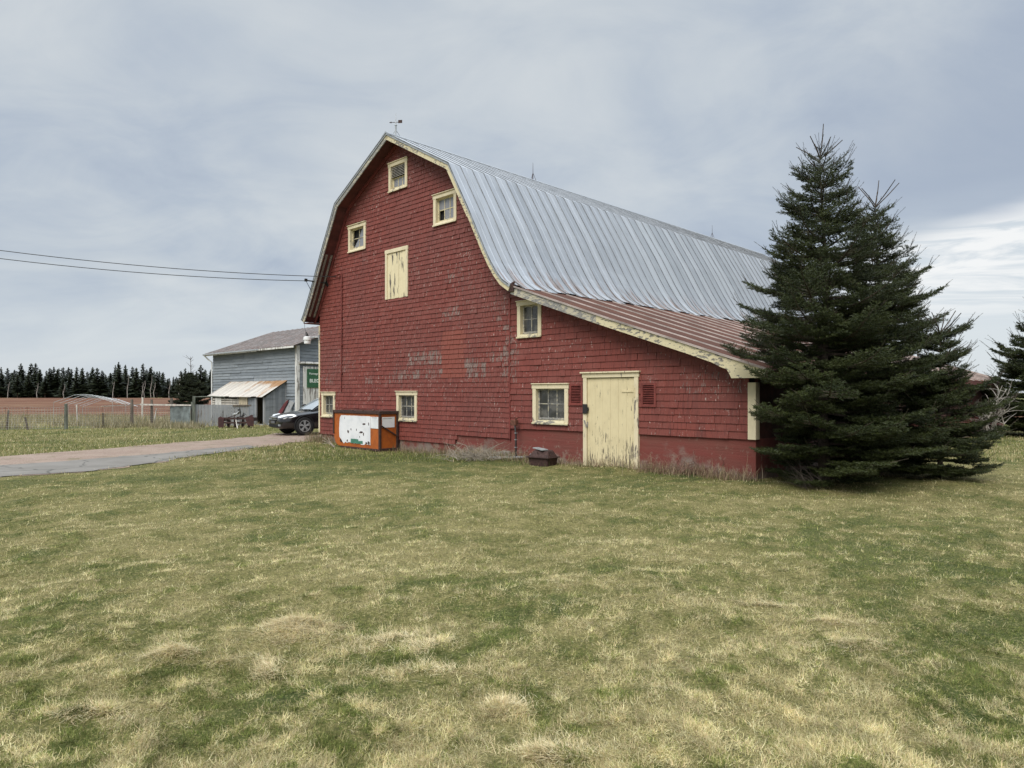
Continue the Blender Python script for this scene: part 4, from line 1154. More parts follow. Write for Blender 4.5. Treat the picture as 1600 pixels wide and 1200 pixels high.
def brush(name, c, n, spread, hgt, label, cat, mat, seed, lean=None):
    r = random.Random(seed); mb = MB()
    for k in range(n):
        a = r.uniform(0, 6.28); d = r.uniform(0, spread) ** 1.0
        x, y = d * math.cos(a), d * math.sin(a) * .45
        b = r.uniform(0, 6.28) if lean is None else r.gauss(lean, .45); L = r.uniform(.25, .80) * (.75 if lean is not None or hgt > .5 else 1); up = r.uniform(.0, hgt) if r.random() < .6 else r.uniform(hgt, hgt * 2)
        z0 = r.uniform(.0, .12)
        p0 = Vector((x, y, z0)); p3 = p0 + Vector((math.cos(b) * L, math.sin(b) * L * .6, up * L))
        p1 = p0.lerp(p3, .35) + Vector((r.uniform(-.06, .06), r.uniform(-.06, .06), r.uniform(0, .07))); p2 = p0.lerp(p3, .7) + Vector((r.uniform(-.05, .05), r.uniform(-.05, .05), r.uniform(0, .06)))
        w = r.uniform(.003, .009); mb.tube([p0, p1, p2, p3], [w, w * .85, w * .6, w * .3], 4, caps=False)
        if r.random() < .5:
            q = p2 + Vector((r.uniform(-.2, .2), r.uniform(-.15, .15), r.uniform(0, .2))); mb.tube([p2, q], [w * .5, w * .2], 4, caps=False)
    o = mb.build(name, mat, fix=False); o.location = (c[0], c[1], gz1(c))
    return tag(o, label, cat)
brush('brush_pile', gpt(745, 719), 170, .85, .28, 'heap of dead grey brushwood on the grass beside the red wall', 'brush pile', M['twig'], 4)
brush('dead_twigs', gpt(1272, 764), 26, .20, .65, 'thin dead twigs leaning out from under the big spruce', 'twigs', M['dark_twig'], 12, lean=2.6)
brush('weed_clump', wxy(1.15, .22), 45, .85, .6, 'leafless reddish weed stems at the barn foot right of the door', 'weeds', M['redstem'], 15)

# ================================================================== POWER LINES
def wire(name, P0, P1, c, label, extra=None):
    mb = MB(); pts = []
    for i in range(41):
        t_ = i / 40; pts.append((P0[0] + (P1[0] - P0[0]) * t_, P0[1] + (P1[1] - P0[1]) * t_, c[0] + c[1] * t_ + c[2] * t_ * t_))
    if extra: pts = extra + pts
    mb.tube(pts, .011, 5)
    return tag(mb.build(name, M['wire'], smooth=True), label, 'power line')
P1 = (-32, 16)
wire('power_line', wxy(14.4, .02), P1, (5.392, -.416, 4.293), 'upper of two black overhead cables running left from the red barn', [bx(14.0, .10, 5.38)])
q0 = bx(14.93, .70, 5.24)
wire('power_line', wxy(14.93, .70), P1, (5.241, -.559, 4.486), 'lower of two black overhead cables, tied to the bracket under the eave', [bx(15.10, .28, 4.75), bx(15.02, .5, 5.02)])

# ================================================================== GREY BARN
C2 = np.array([-10.43, 33.54])
gb = empty('grey_barn', (C2[0], C2[1], 0), ROT, 'weathered blue grey clapboard barn with a brown sheet roof behind the driveway', 'barn')
def mat_clap(name, c1, c2):
    m, nt, p = new_mat(name)
    c = objc(nt); rnd = nt.attr('rnd').outputs['Fac']
    base = nt.mix(rnd, c1, c2)
    base = nt.mix(nt.step(nt.noise(c, 4, 5, .65, (.4, .4, 2)), .45, .7, 0, .5), base, tuple(x * .62 for x in c1))
    base = nt.mix(nt.step(nt.noise(c, 1.5, 5, .6), .55, .75, 0, .5), base, (.30, .32, .33))
    setp(nt, p, Base_Color=base, Roughness=.85); bump(nt, p, nt.noise(c, 30, 4, .6, (.15, .15, 1)), .3, .01)
    return m
M['clap'] = mat_clap('grey_clapboard', (.165, .188, .212), (.25, .278, .305))
GL, GW, GE, GR = 9.9, 7.5, 3.93, 5.30
mb = MB(); rg = random.Random(31); nb = 25; e_ = GE / nb
for i in range(nb):
    s = 0.0
    while s < GL:
        L = rg.uniform(2.4, 5); s1 = min(s + L, GL); mb.rnd = rg.random()
        z = i * e_ + rg.uniform(-.006, .006); gp = rg.choice((.0, .004, .010, .022))
        mb.hexa([(s + .004, -.06, z), (s1 - .004, -.06, z), (s1 - .004, .024 + gp, z), (s + .004, .024 + gp, z), (s + .004, -.06, z + e_ * 1.15), (s1 - .004, -.06, z + e_ * 1.15), (s1 - .004, .002, z + e_ * 1.15), (s + .004, .002, z + e_ * 1.15)]); s = s1
mb.build('side_wall', M['clap'], gb)
mb = MB()
for i in range(int(GR / e_)):
    z = i * e_; zt = z + e_ * 1.1
    lim = lambda zz: 0.0 if zz <= GE else (zz - GE) / (GR - GE) * GW / 2
    a0, b0 = -lim(z), -(GW - lim(z)); a1, b1 = -lim(min(zt, GR - .05)), -(GW - lim(min(zt, GR - .05)))
    mb.rnd = rg.random()
    mb.hexa([(.06, a0 - .03, z), (-.022, a0 - .03, z), (-.022, b0, z), (.06, b0, z), (.06, a1 - .03, zt), (-.002, a1 - .03, zt), (-.002, b1, zt), (.06, b1, zt)])
mb.build('gable_wall', M['clap'], gb)
mb = MB(); mb.box(GL - .1, GL - .02, -GW, -.07, 0, GE); mb.box(.1, GL - .1, -GW, -GW + .08, 0, GE)
mb.extrude([(-.05, GE), (-GW + .05, GE), (-GW / 2, GR - .06)], lambda a, b, t_: (t_, a, b), GL - .1, GL - .04)
mb.build('rear_wall', M['clap'], gb)
M['brownroof'] = mat_leanroof('grey_brown_roof_sheet', (.135, .118, .112), (.175, .158, .152), (.28, .265, .26))
mb = MB(); sl = (GR - GE) / (GW / 2); oh = .34; x = -.3
while x < GL + .38:
    x2 = min(x + .6, GL + .38); mb.rnd = rg.random()
    for sg in (0, 1):
        f_ = (lambda y_: y_) if not sg else (lambda y_: -GW - y_)
        yA, zA = f_(oh), GE + .06 - oh * sl; yB, zB = f_(-GW / 2), GR + .06
        mb.mi = 0; mb.hexa([(x, yA, zA - .05), (x2, yA, zA - .05), (x2, yB, zB - .05), (x, yB, zB - .05), (x, yA, zA), (x2, yA, zA), (x2, yB, zB), (x, yB, zB)])
        mb.mi = 1; mb.beam((x, yA, zA + .012), (x, yB, zB + .012), .03, .03)
    x = x2
mb.build('roof', [M['brownroof'], plain('grey_roof_rib', (.36, .34, .33), .6, .3, 3, bmp=0)], gb)
mb = MB(); zE = GE + .06 - oh * sl
mb.box(3.6, GL + .40, oh - .0, oh + .025, zE - .16, zE - .02); mb.box(-.31, 3.55, oh + .002, oh + .02, zE - .12, zE - .03)
mb.build('fascia_board', M['white_worn'], gb, bevel=.004)
mb = MB(); mb.box(3.3, GL + .42, oh + .03, oh + .12, zE - .12, zE - .03); mb.build('gutter', M['galv'], gb, bevel=.02)
mb = MB(); mb.tube([(GL + .30, oh + .07, zE - .12), (GL + .22, .2, zE - .35), (GL + .06, .06, zE - .5), (GL + .05, .06, .1)], .04, 8); mb.build('downspout', M['white_plastic'], gb)
mb = MB(); mb.box(-.045, .10, 0.0, .055, 0, GE - .05); mb.box(-.05, -.022, -.12, -.001, 0, GE - .05); mb.build('corner_board', M['white_worn'], gb, bevel=.006)
mb = MB(); mb.box(-.055, -.03, -3.6, -.28, .05, 2.90)
bd = MB()
for i in range(14): bd.box(-.075, -.045, -.29 - (i + 1) * .235 + .006, -.29 - i * .235 - .004, .06, 2.86)
dd = bd.build('barn_door', M['white_worn'], gb, bevel=.004)
mb = MB(); mb.tube([(-.12, -.12, 3.02), (-.12, -6.6, 3.02)], .035, 8); mb.box(-.10, -.03, -6.6, -.05, 2.98, 3.10); mb.build('door_track', M['white_worn'], gb)
mb = MB(); mb.box(-.06, -.03, -3.75, -3.62, 0, 2.95); mb.build('door_post', M['grey_wood'], gb)
# green sign hung on the door
sg_ = empty('green_sign', bx(0, 0), 0); 
sg_.location = (C2[0], C2[1], 0); sg_.rotation_euler = (0, 0, ROT)
tag(sg_, 'dark green sign with white lettering hung on the white barn door', 'sign')
mb = MB(); mb.box(-.115, -.095, -1.62, -.47, 1.83, 2.75); mb.build('board', plain('sign_green', (.035, .115, .055), .5, .15, 4, bmp=.02), sg_, bevel=.004)
sw_ = plain('sign_white', (.70, .76, .70), .5, .04, 4, bmp=0)
def sign_text(txt, y, z, size, bold, name):
    cu = bpy.data.curves.new(name, 'FONT'); cu.body = txt; cu.size = size; cu.extrude = .002; cu.offset = bold
    o = bpy.data.objects.new(name, cu); COL.objects.link(o); o.data.materials.append(sw_)
    bpy.context.view_layer.update()
    dg_ = bpy.context.evaluated_depsgraph_get(); me = bpy.data.meshes.new_from_object(o.evaluated_get(dg_))
    bpy.data.objects.remove(o)
    o = bpy.data.objects.new(name, me); COL.objects.link(o)
    o.parent = sg_; o.location = (-.118, y, z)
    Mx = Matrix(((0, 0, -1), (-1, 0, 0), (0, 1, 0))); o.rotation_euler = Mx.to_euler()
sign_text('Homegrown', -.575, 2.47, .150, .001, 'lettering')
sign_text('BLEC', -.60, 2.09, .24, .006, 'lettering')

# ---- lean-to shed against the grey barn
sh = empty('lean_to_shed', (C2[0], C2[1], 0), ROT, 'low lean-to shed of grey boards with pale rusty sheet roof against the grey barn', 'shed')
s0, s1, D, zb, zf = 1.09, 7.35, 1.125, 2.16, 1.47
mb = MB(); mr, nt, p = new_mat('pale_rusty_sheet')
c = objc(nt); x_, y_, z_ = nt.sep(c)
base = nt.mix(nt.step(nt.noise(c, 3, 5, .6, (2.0, .3, .3)), .35, .68), (.62, .58, .52), (.48, .45, .41))
rk = nt.math('ADD', nt.noise(c, 1.3, 6, .65, (1, .5, 1)), nt.math('ADD', nt.step(x_, 4.6, 1.4, 0, .10), nt.step(z_, 1.75, 2.15, 0, .12)))
base = nt.mix(nt.step(rk, .60, .76, 0, .9), base, (.36, .19, .075))
setp(nt, p, Base_Color=base, Roughness=.65, Metallic=.1); rg = random.Random(6)
x = s0 - .14
while x < s1 + .15:
    x2 = min(x + .62, s1 + .15); dz = rg.uniform(0, .015); ov = .17 + rg.uniform(-.05, .05)
    zv = zf - .1 - (ov - .17) * .6 + dz
    mb.hexa([(x, D + ov, zv), (x2, D + ov, zv), (x2, .03, zb + dz), (x, .03, zb + dz), (x, D + ov, zv + .02), (x2, D + ov, zv + .02), (x2, .03, zb + .02 + dz), (x, .03, zb + .02 + dz)])
    for k in range(1, 4):
        xx = x + (x2 - x) * k / 4; mb.beam((xx, D + ov, zv + .024), (xx, .03, zb + .024 + dz), .03, .016)
    x = x2
mb.build('shed_roof', mr, sh)
def vboards(mb, a, b, y, axis, zlo, ztop, rg, w=.16):
    t_ = a
    while t_ < b - .01:
        t2 = min(t_ + rg.uniform(w * .8, w * 1.3), b); mb.rnd = rg.random(); th = rg.uniform(.018, .028)
        za, zb_ = ztop(t_), ztop(t2)
        if axis == 'x': mb.hexa([(t_ + .005, y, zlo), (t2 - .005, y, zlo), (t2 - .005, y + th, zlo), (t_ + .005, y + th, zlo), (t_ + .005, y, za), (t2 - .005, y, zb_), (t2 - .005, y + th, zb_), (t_ + .005, y + th, za)])
        else: mb.hexa([(y, t_ + .005, zlo), (y, t2 - .005, zlo), (y - th, t2 - .005, zlo), (y - th, t_ + .005, zlo), (y, t_ + .005, za), (y, t2 - .005, zb_), (y - th, t2 - .005, zb_), (y - th, t_ + .005, za)])
        t_ = t2
slz = lambda y_: zb + (zf - .10 - zb) * (y_ / D) - .02
M['shed_board'] = mat_clap('shed_board', (.165, .185, .205), (.25, .27, .29))
mb = MB(); vboards(mb, .04, D - .04, s0, 'y', -.05, slz, rg); mb.build('end_wall', M['shed_board'], sh)
mb = MB(); vboards(mb, .04, D - .04, s1, 'y', -.05, slz, rg); mb.build('end_wall', M['shed_board'], sh)
mb = MB(); vboards(mb, s0 + .95, s0 + 1.75, D - .02, 'x', -.05, lambda t_: zf - .14, rg); mb.build('front_boards', M['shed_board'], sh)
mb = MB(); mb.box(s0 + .0, s0 + .13, D - .05, D + .02, -.05, zf - .12); mb.box(s0 + .86, s0 + .945, D - .05, D + .015, -.05, zf - .13); mb.box(s0 - .03, s0 + .0, -.0, .06, 0, zb); mb.box(s0 + .13, s0 + .86, D - .03, D + .03, -.05, .05)
mb.build('door_frame', M['grey_wood'], sh, bevel=.005)
mb = MB(); mb.box(s0 + .1, s1 - .05, .10, .14, -.05, 1.35); mb.build('dark_interior', plain('shed_inside', (.03, .022, .016), .9, .4, 3), sh)  # dark panel standing in for the unlit inside of the shed
mb = MB()
for k, z in enumerate((.52, .68, .84, .98, 1.10, 1.22)): mb.beam((s0 + 1.8, D, z + rg.uniform(-.02, .02)), (s1 - .02, D, z + rg.uniform(-.02, .02)), .03, .085)
for x in (s0 + 3.0, s0 + 4.6, s1 - .1): mb.box(x, x + .09, D - .07, D - .02, -.05, zf - .16)
mb.build('slat_front', M['post_pale'], sh)
mb = MB(); mb.box(s0 + 1.80, s0 + 2.75, D + .02, D + .035, .62, 1.36); mb.build('plywood_patch', plain('plywood', (.42, .36, .26), .8, .25, 8), sh)
mb = MB(); mb.box(s1 - 1.3, s1 - .55, D + .02, D + .03, .75, 1.30); mb.build('white_patch', M['white_worn'], sh)

# ---- grey board fence and pipe rail in front of the shed
a0 = gpt(303, 666.5); a1 = gpt(389, 664.5); v_ = a1 - a0; Lp = float(np.linalg.norm(v_)); ang = math.atan2(v_[1], v_[0])
t = empty('board_fence', (a0[0], a0[1], 0), ang, 'solid weathered grey board fence with a pipe rail, left of the low shed', 'fence')
mb = MB(); vboards(mb, .06, Lp, 0.0, 'x', -.03, lambda q: 1.03 - .02 * q, rg, .14); mb.build('boards', M['grey_wood'], t)
mb = MB(); mb.box(-.06, .05, -.10, .0, -.05, 1.42); mb.build('post', M['post_green'], t, bevel=.01)
mb = MB(); mb.tube([(0, -.05, 1.38), (.7, -.05, 1.40), (1.35, -.05, 1.38)], .025, 8); mb.build('rail', M['post_green'], t)
mb = MB(); mb.box(1.7, Lp + .1, -.03, -.0, .92, 1.0); mb.build('top_board', M['post'], t)

# ---- old wire fence
FP = [(-60, 673, 640, 'post', .05, 0), (10, 672, 641, 'post', .05, 6), (44, 671.5, 652, 'post', .05, -14), (103, 671, 631, 'post_green', .09, 0), (161, 669, 645, 'post', .04, 0),
      (206, 666.5, 624, 'post', .09, 0), (237, 665.5, 624, 'post', .08, 0), (268, 665.5, 622, 'post', .10, 0), (300, 666, 628, 'post_green', .07, 0)]
fc = empty('wire_fence', (*gpt(103, 671), 0), 0, 'sagging old wire fence on uneven wooden posts before the red field', 'fence')
f0 = gpt(103, 671)
tops = []
for (u, vb, vt, mk, w, tilt) in FP:
    p = gpt(u, vb) - f0; Y = gpt(u, vb)[1]; h = (vb - vt) / F_PX * Y
    mb = MB(); tl = math.tan(R(tilt)) * h; r = w * .8
    mb.tube([(p[0], p[1], -.1), (p[0] + tl * .5, p[1], h * .5), (p[0] + tl, p[1], h)], [r, r * .95, r * .85], 8)
    mb.build('post', M[mk], fc); tops.append((p, h))
mb = MB(); rg = random.Random(14)
for (pa, ha), (pb, hb) in zip(tops[:-1], tops[1:]):
    n = max(2, int(np.linalg.norm(pb - pa) / .11))
    H_ = .98
    def pt(f_, z): 
        q = pa + (pb - pa) * f_; return (q[0], q[1] - .06, z - .05 * math.sin(math.pi * f_) * (z / H_))
    for i in range(n + 1): mb.beam(pt(i / n, .03), pt(i / n, H_), .0065, .0065)
    for z in np.linspace(.05, H_, 10):
        for k in range(4): mb.beam(pt(k / 4, z), pt((k + 1) / 4, z), .0065, .0065)
mb.build('wire_netting', M['wire_mesh'], fc, fix=False)
mb = MB(); pa, pb = tops[6][0], tops[8][0]; mb.beam((pa[0] - .5, pa[1] - .08, 1.02), (pb[0], pb[1] - .08, .99), .05, .07)
pa, pb = tops[4][0], tops[6][0]; mb.beam((pa[0], pa[1] - .08, .98), (pb[0] - .5, pb[1] - .08, 1.02), .03, .03); mb.build('top_rail', M['post_pale'], fc)
# sheet of blue-grey netting on the last bay
mb = MB(); pa = f0 + tops[7][0]; pb = f0 + tops[8][0]; n = 16
for i in range(n):
    q = [pa + (pb - pa) * ((i + d) / n) for d in (0, 1)]
    o_ = [.12 + .03 * math.sin((i + d) * 1.3) for d in (0, 1)]
    mb.hexa([(q[0][0], q[0][1] - o_[0], .08), (q[1][0], q[1][1] - o_[1], .08), (q[1][0], q[1][1] - o_[1] + .006, .08), (q[0][0], q[0][1] - o_[0] + .006, .08),
             (q[0][0], q[0][1] - o_[0], .93), (q[1][0], q[1][1] - o_[1], .93), (q[1][0], q[1][1] - o_[1] + .006, .93), (q[0][0], q[0][1] - o_[0] + .006, .93)])
tag(mb.build('netting_sheet', plain('blue_grey_netting', (.15, .175, .175), .8, .35, 4)), 'blue grey netting sheet hung on the fence beside the board fence', 'netting')
p = gpt(242.5, 664); mb = MB(); mb.tube([(0, 0, -.05), (.05, 0, .4), (.11, .05, .83)], [.03, .028, .022], 7); o = mb.build('leaning_pole', M['post_pale']); o.location = (p[0], p[1] - .12, 0)
tag(o, 'short pale pole leaning on the wire fence', 'pole')
p = gpt(222, 655); mb = MB(); mb.beam((0, 0, -.05), (.03, 0, 1.3), .10, .04, (0, 1, 0)); o = mb.build('pale_stake', M['post_pale'], bevel=.004); o.location = (p[0], p[1], 0)
tag(o, 'pale wooden stake standing behind the wire fence', 'stake')
p = gpt(121, 662); mb = MB(); mb.beam((0, 0, -.05), (-.04, 0, .95), .06, .04, (0, 1, 0)); o = mb.build('thin_stake', M['post_pale'], bevel=.004); o.location = (p[0], p[1], 0)
tag(o, 'thin bleached stake below the pale hoop frame', 'stake')

# ---- pale hoop frame of a small tunnel, beyond the fence
hp = empty('hoop_frame', (*gpt(130, 652), 0), 0, 'pale bare hoop frame of a low growing tunnel beyond the wire fence', 'hoop frame')
Yh = gpt(130, 652)[1]; k_ = Yh / F_PX
for i in range(7):
    mb = MB(); dy = i * .5
    w = 46 * k_; zt = CAM_H + (HORIZON - 616.5) * k_ - .035 * i; x0_ = .05 * (i % 3)
    pts = [(-w * 1.0, dy, zt - .50), (-w * .72, dy, zt - .33), (-w * .30, dy, zt - .03), (0, dy, zt + .0), (w * .30, dy, zt - .02), (w * .72, dy, zt - .30), (w * 1.0, dy, zt - .50)]
    mb.tube([(x + x0_, y, z - .02 * i) for x, y, z in pts], .015, 6); mb.build('hoop', M['galv'], hp)
    if i % 3 == 0:
        for sx in (-1, 1):
            mb = MB(); mb.tube([(sx * w + x0_, dy, -.05), (sx * w + x0_, dy, zt - .50 - .02 * i)], .012, 5); mb.build('leg', M['wire_mesh'], hp)
# ---- rusty implement
pc = gpt(371, 668.5)
t = empty('farm_implement', (pc[0], pc[1], 0), .05, 'dark red rusty farm implement parked on grass before the grey board fence', 'farm implement')
mb = MB()
mb.box(-.70, .72, -.04, .04, .38, .47); mb.box(-.66, .70, .42, .50, .36, .44); mb.box(-.70, -.62, -.06, .52, .30, .44); mb.box(.64, .72, -.06, .52, .30, .46); mb.box(-.06, .02, -.3, .5, .36, .43); mb.box(-.68, .7, -.10, -.05, .20, .27)
for x in (-.5, -.3, -.1, .12, .33, .52): mb.tube([(x, -.02, .40), (x + .05, -.10, .22), (x - .02, -.16, .04)], .018, 5)
for x in (-.4, .0, .38): mb.beam((x, -.05, .47), (x + .22, .30, .56), .04, .03); mb.tube([(x, .1, .2), (x + .3, .1, .24)], .03, 6)
mb.build('frame', M['rust_dark'], t, bevel=.006)
wine = plain('faded_wine_paint', (.045, .013, .013), .7, .4, 8)
mb = MB(); mb.extrude([(.50, .12), (.76, .06), (.78, .46), (.66, .60), (.52, .50), (.40, .42), (.42, .34)], lambda a, b, t_: (a, t_, b), -.16, -.12); mb.build('side_plate', wine, t, bevel=.006)
mb = MB(); mb.extrude([(-.80, .0), (-.56, .02), (-.55, .44), (-.70, .52), (-.80, .46)], lambda a, b, t_: (a, t_, b), -.16, -.12)
mb.build('side_plate', wine, t, bevel=.006)
for x in (-.45, -.15, .18, .46):
    mb = MB(); mb.lathe([(.0, -.012), (.22, -.006), (.23, .0), (.22, .006), (0, .012)], (x, .18, .20), 'x', 16); mb.build('disc', M['rust_dark'], t)
mb = MB(); mb.extrude([(-.20, .58), (-.02, .60), (.05, .66), (.10, .74), (.08, .76), (.0, .68), (-.18, .63)], lambda a, b, t_: (a, t_, b), -.1, .22); mb.build('seat', M['galv'], t, bevel=.015)
mb = MB(); mb.tube([(.12, .1, .42), (.10, .1, .75), (.07, .08, .92)], .018, 6); mb.lathe([(0, -.05), (.05, -.02), (.055, .03), (0, .06)], (.03, .08, .80), 'z', 8); mb.tube([(.16, .1, .44), (.24, .1, .66), (.32, .1, .60)], .03, 6); mb.build('lever', M['black_metal'], t)
mb = MB(); mb.beam((.02, -.25, .40), (.20, -.50, -.02), .035, .03); o = mb.build('propped_stick', M['post_pale']); o.location = (pc[0], pc[1], 0); tag(o, 'short pale stick propped against the rusty implement', 'stick')

# ---- things leaning on the grey barn by its corner
t = empty('red_sled', (C2[0], C2[1], 0), ROT, 'long narrow faded red sled leaning beside the low shed', 'sled')
mb = MB(); p0 = Vector((1.18, .62, .05)); p1 = Vector((.64, .14, 1.22)); d = (p1 - p0)
side = Vector((-.62, -.55, 0)).normalized()
prof_ = [(0, .03), (.12, .08), (.5, .10), (.85, .085), (1, .03)]
L_ = [p0 + d * f_ + side * w for f_, w in prof_]; R_ = [p0 + d * f_ - side * w for f_, w in prof_]; n_ = d.cross(side).normalized() * .03
for i in range(4):
    mb.hexa([L_[i] - n_, R_[i] - n_, R_[i + 1] - n_, L_[i + 1] - n_, L_[i] + n_, R_[i] + n_, R_[i + 1] + n_, L_[i + 1] + n_])
mb.build('deck', plain('faded_red', (.115, .022, .028), .6, .4, 6), t, bevel=.006)
mb = MB()
mb.tube([q + n_ * 1.6 for q in R_], .022, 6); mb.build('pale_runner', plain('pale_runner', (.50, .44, .30), .6, .3, 6), t)
mb = MB(); mb.tube([q + n_ * 1.4 for q in L_], .018, 6); mb.build('dark_runner', M['rust_dark'], t)
mb = MB(); mb.beam((.62, .55, .0), (.28, .10, 1.15), .22, .03, (-.6, .5, .3)); o = mb.build('grey_board', M['grey_wood'], bevel=.005); o.location = (C2[0], C2[1], 0); o.rotation_euler = (0, 0, ROT)
tag(o, 'wide grey board leaning on the grey barn beside the red sled', 'board')

# ================================================================== PARKED CAR
def build_car():
    cs = 18.40; co = -2.22; a = R(-7)
    p = wxy(cs, co)
    t = empty('parked_car', (p[0], p[1], 0.02), ROT + a, 'black compact car parked on the gravel with its nose showing beside the red barn', 'car')
    pm, nt, q = new_mat('black_car_paint')
    c = objc(nt)
    setp(nt, q, Base_Color=nt.mix(nt.step(nt.noise(c, 3, 5, .6), .4, .7), (.006, .006, .008), (.016, .015, .015)), Roughness=.22); q.inputs['Coat Weight'].default_value = .7
    ST = [(2.20, .50, .60, .57, .48, .36, .26), (2.13, .68, .67, .63, .50, .36, .24), (1.98, .79, .735, .68, .52, .36, .22), (1.65, .845, .80, .74, .55, .36, .20), (1.0, .86, .90, .82, .58, .36, .19),
          (.3, .865, .95, .87, .60, .36, .19), (-1.2, .86, .97, .90, .62, .38, .19), (-1.9, .82, .98, .90, .64, .40, .24), (-2.18, .70, .90, .84, .66, .46, .32)]
    mb = MB(); n = 14
    for (y, w, zt, zs, zm, zl, zb) in ST:
        half = [(0, zt), (.5 * w, zt - .004), (.84 * w, zt - .035), (.97 * w, zs), (w, zm), (.985 * w, zl), (.86 * w, zb), (0, zb)]
        ring = half + [(-x, z) for x, z in half[-2:0:-1]]
        for x, z in ring: mb.v.append((x, y, z))
    for i in range(len(ST) - 1):
        for j in range(n):
            mb.face((i * n + j, i * n + (j + 1) % n, (i + 1) * n + (j + 1) % n, (i + 1) * n + j))
    mb.face(tuple(range(n))); mb.face(tuple((len(ST) - 1) * n + j for j in range(n))[::-1])
    mb.build('body', pm, t, smooth=True, subsurf=2)
    # cabin
    G = [(1.02, .70, .60, .86, .87), (.10, .66, .54, .93, 1.41), (-.45, .66, .54, .94, 1.455), (-1.15, .66, .53, .95, 1.40), (-1.85, .68, .58, .93, .955)]
    mb = MB()
    for (y, wb, wt, z0, z1) in G:
        for x, z in ((wb, z0), ((wb * .35 + wt * .65), z0 + (z1 - z0) * .7), (wt, z1 - .02), (wt * .6, z1), (-wt * .6, z1), (-wt, z1 - .02), (-(wb * .35 + wt * .65), z0 + (z1 - z0) * .7), (-wb, z0)): mb.v.append((x, y, z))
    for i in range(len(G) - 1):
        for j in range(7): mb.face((i * 8 + j, i * 8 + j + 1, (i + 1) * 8 + j + 1, (i + 1) * 8 + j))
    mb.build('cabin', pm, t, smooth=True)
    gm, nt, q = new_mat('car_glass'); c = objc(nt)
    setp(nt, q, Base_Color=nt.mix(nt.step(nt.noise(c, 2, 3, .5), .3, .7), (.30, .345, .37), (.42, .46, .48)), Roughness=.06, IOR=1.5)  # pale base colour paints the reflected sky into the glass
    q.inputs['Coat Weight'].default_value = 1.0; q.inputs['Coat Roughness'].default_value = .02
    mb = MB(); k = 9
    for i in range(6):
        f = i / 5
        for j in range(k):
            u = -1 + 2 * j / (k - 1); y = .985 + (.14 - .985) * f + .035 * (1 - u * u); z = .905 + (1.40 - .905) * f + .015 * math.sin(math.pi * f) + .012; w = .63 + (.52 - .63) * f
            mb.v.append((u * w, y - .02, z + .012))
    for i in range(5):
        for j in range(k - 1): mb.face((i * k + j, i * k + j + 1, (i + 1) * k + j + 1, (i + 1) * k + j))
    mb.build('windshield', gm, t, smooth=True)
    for sx in (1, -1):
        mb = MB(); mb.poly([(sx * .715, .62, .93), (sx * .60, .10, 1.34), (sx * .60, -1.05, 1.345), (sx * .715, -1.5, .97)]); mb.build('side_window', gm, t)
        # head lamp
        mb = MB()
        P = [(.34, 2.125, .60), (.60, 2.06, .60), (.79, 1.86, .63), (.825, 1.62, .70), (.70, 1.70, .765), (.50, 1.98, .735), (.33, 2.09, .69)]
        nn = len(P)
        for dx, dy in ((0, -.06), (.0, .035)):
            for (x, y, z) in P: mb.v.append((sx * (x + (.022 if dy > 0 else 0) * (x > .55)), y + dy * (1.0 if x < .7 else .4), z + (.012 if dy > 0 else -.01)))
        mb.face(tuple(range(nn))); mb.face(tuple(range(nn, 2 * nn)))
        for i in range(nn): mb.face((i, (i + 1) % nn, nn + (i + 1) % nn, nn + i))
        hm = bpy.data.materials.get('head_lamp_lens')
        if not hm: hm = plain('head_lamp_lens', (.78, .80, .82), .15, .12, 12, metal=.1, bmp=.05)
        mb.build('headlight', hm, t)
        mb = MB(); mb.extrude([(.78, 1.02), (.90, 1.02), (.93, 1.10), (.80, 1.12)], lambda a_, b_, t_: (sx * a_, t_, b_), .62, .74); mb.build('mirror', pm, t, bevel=.02)
        mb = MB(); mb.box(sx * .50 - .10, sx * .50 + .10, 2.11, 2.19, .33, .40); mb.build('fog_lamp', M['galv'], t, bevel=.01)
    chrome = plain('chrome', (.55, .57, .60), .18, .1, 8, metal=.9, bmp=0)
    mb = MB(); mb.box(-.33, .33, 2.17, 2.235, .615, .665); mb.box(-.31, .31, 2.18, 2.225, .565, .585); mb.build('grille', chrome, t, bevel=.008)
    mb = MB(); mb.box(-.46, .46, 2.13, 2.205, .29, .40); mb.box(-.32, .32, 2.16, 2.21, .52, .56); mb.build('air_intake', M['dark'], t, bevel=.01)
    mb = MB(); mb.box(-.20, .20, 2.205, 2.222, .43, .52); mb.build('number_plate', plain('plate', (.10, .10, .11), .5, .2, 5), t)
    mb = MB(); mb.beam((-.5, .965, .935), (.02, 1.0, .925), .02, .02); mb.beam((.05, .965, .935), (.55, 1.0, .925), .02, .02); mb.build('wiper', M['black_metal'], t)
    tyre = plain('tyre', (.016, .016, .017), .85, .3, 20)
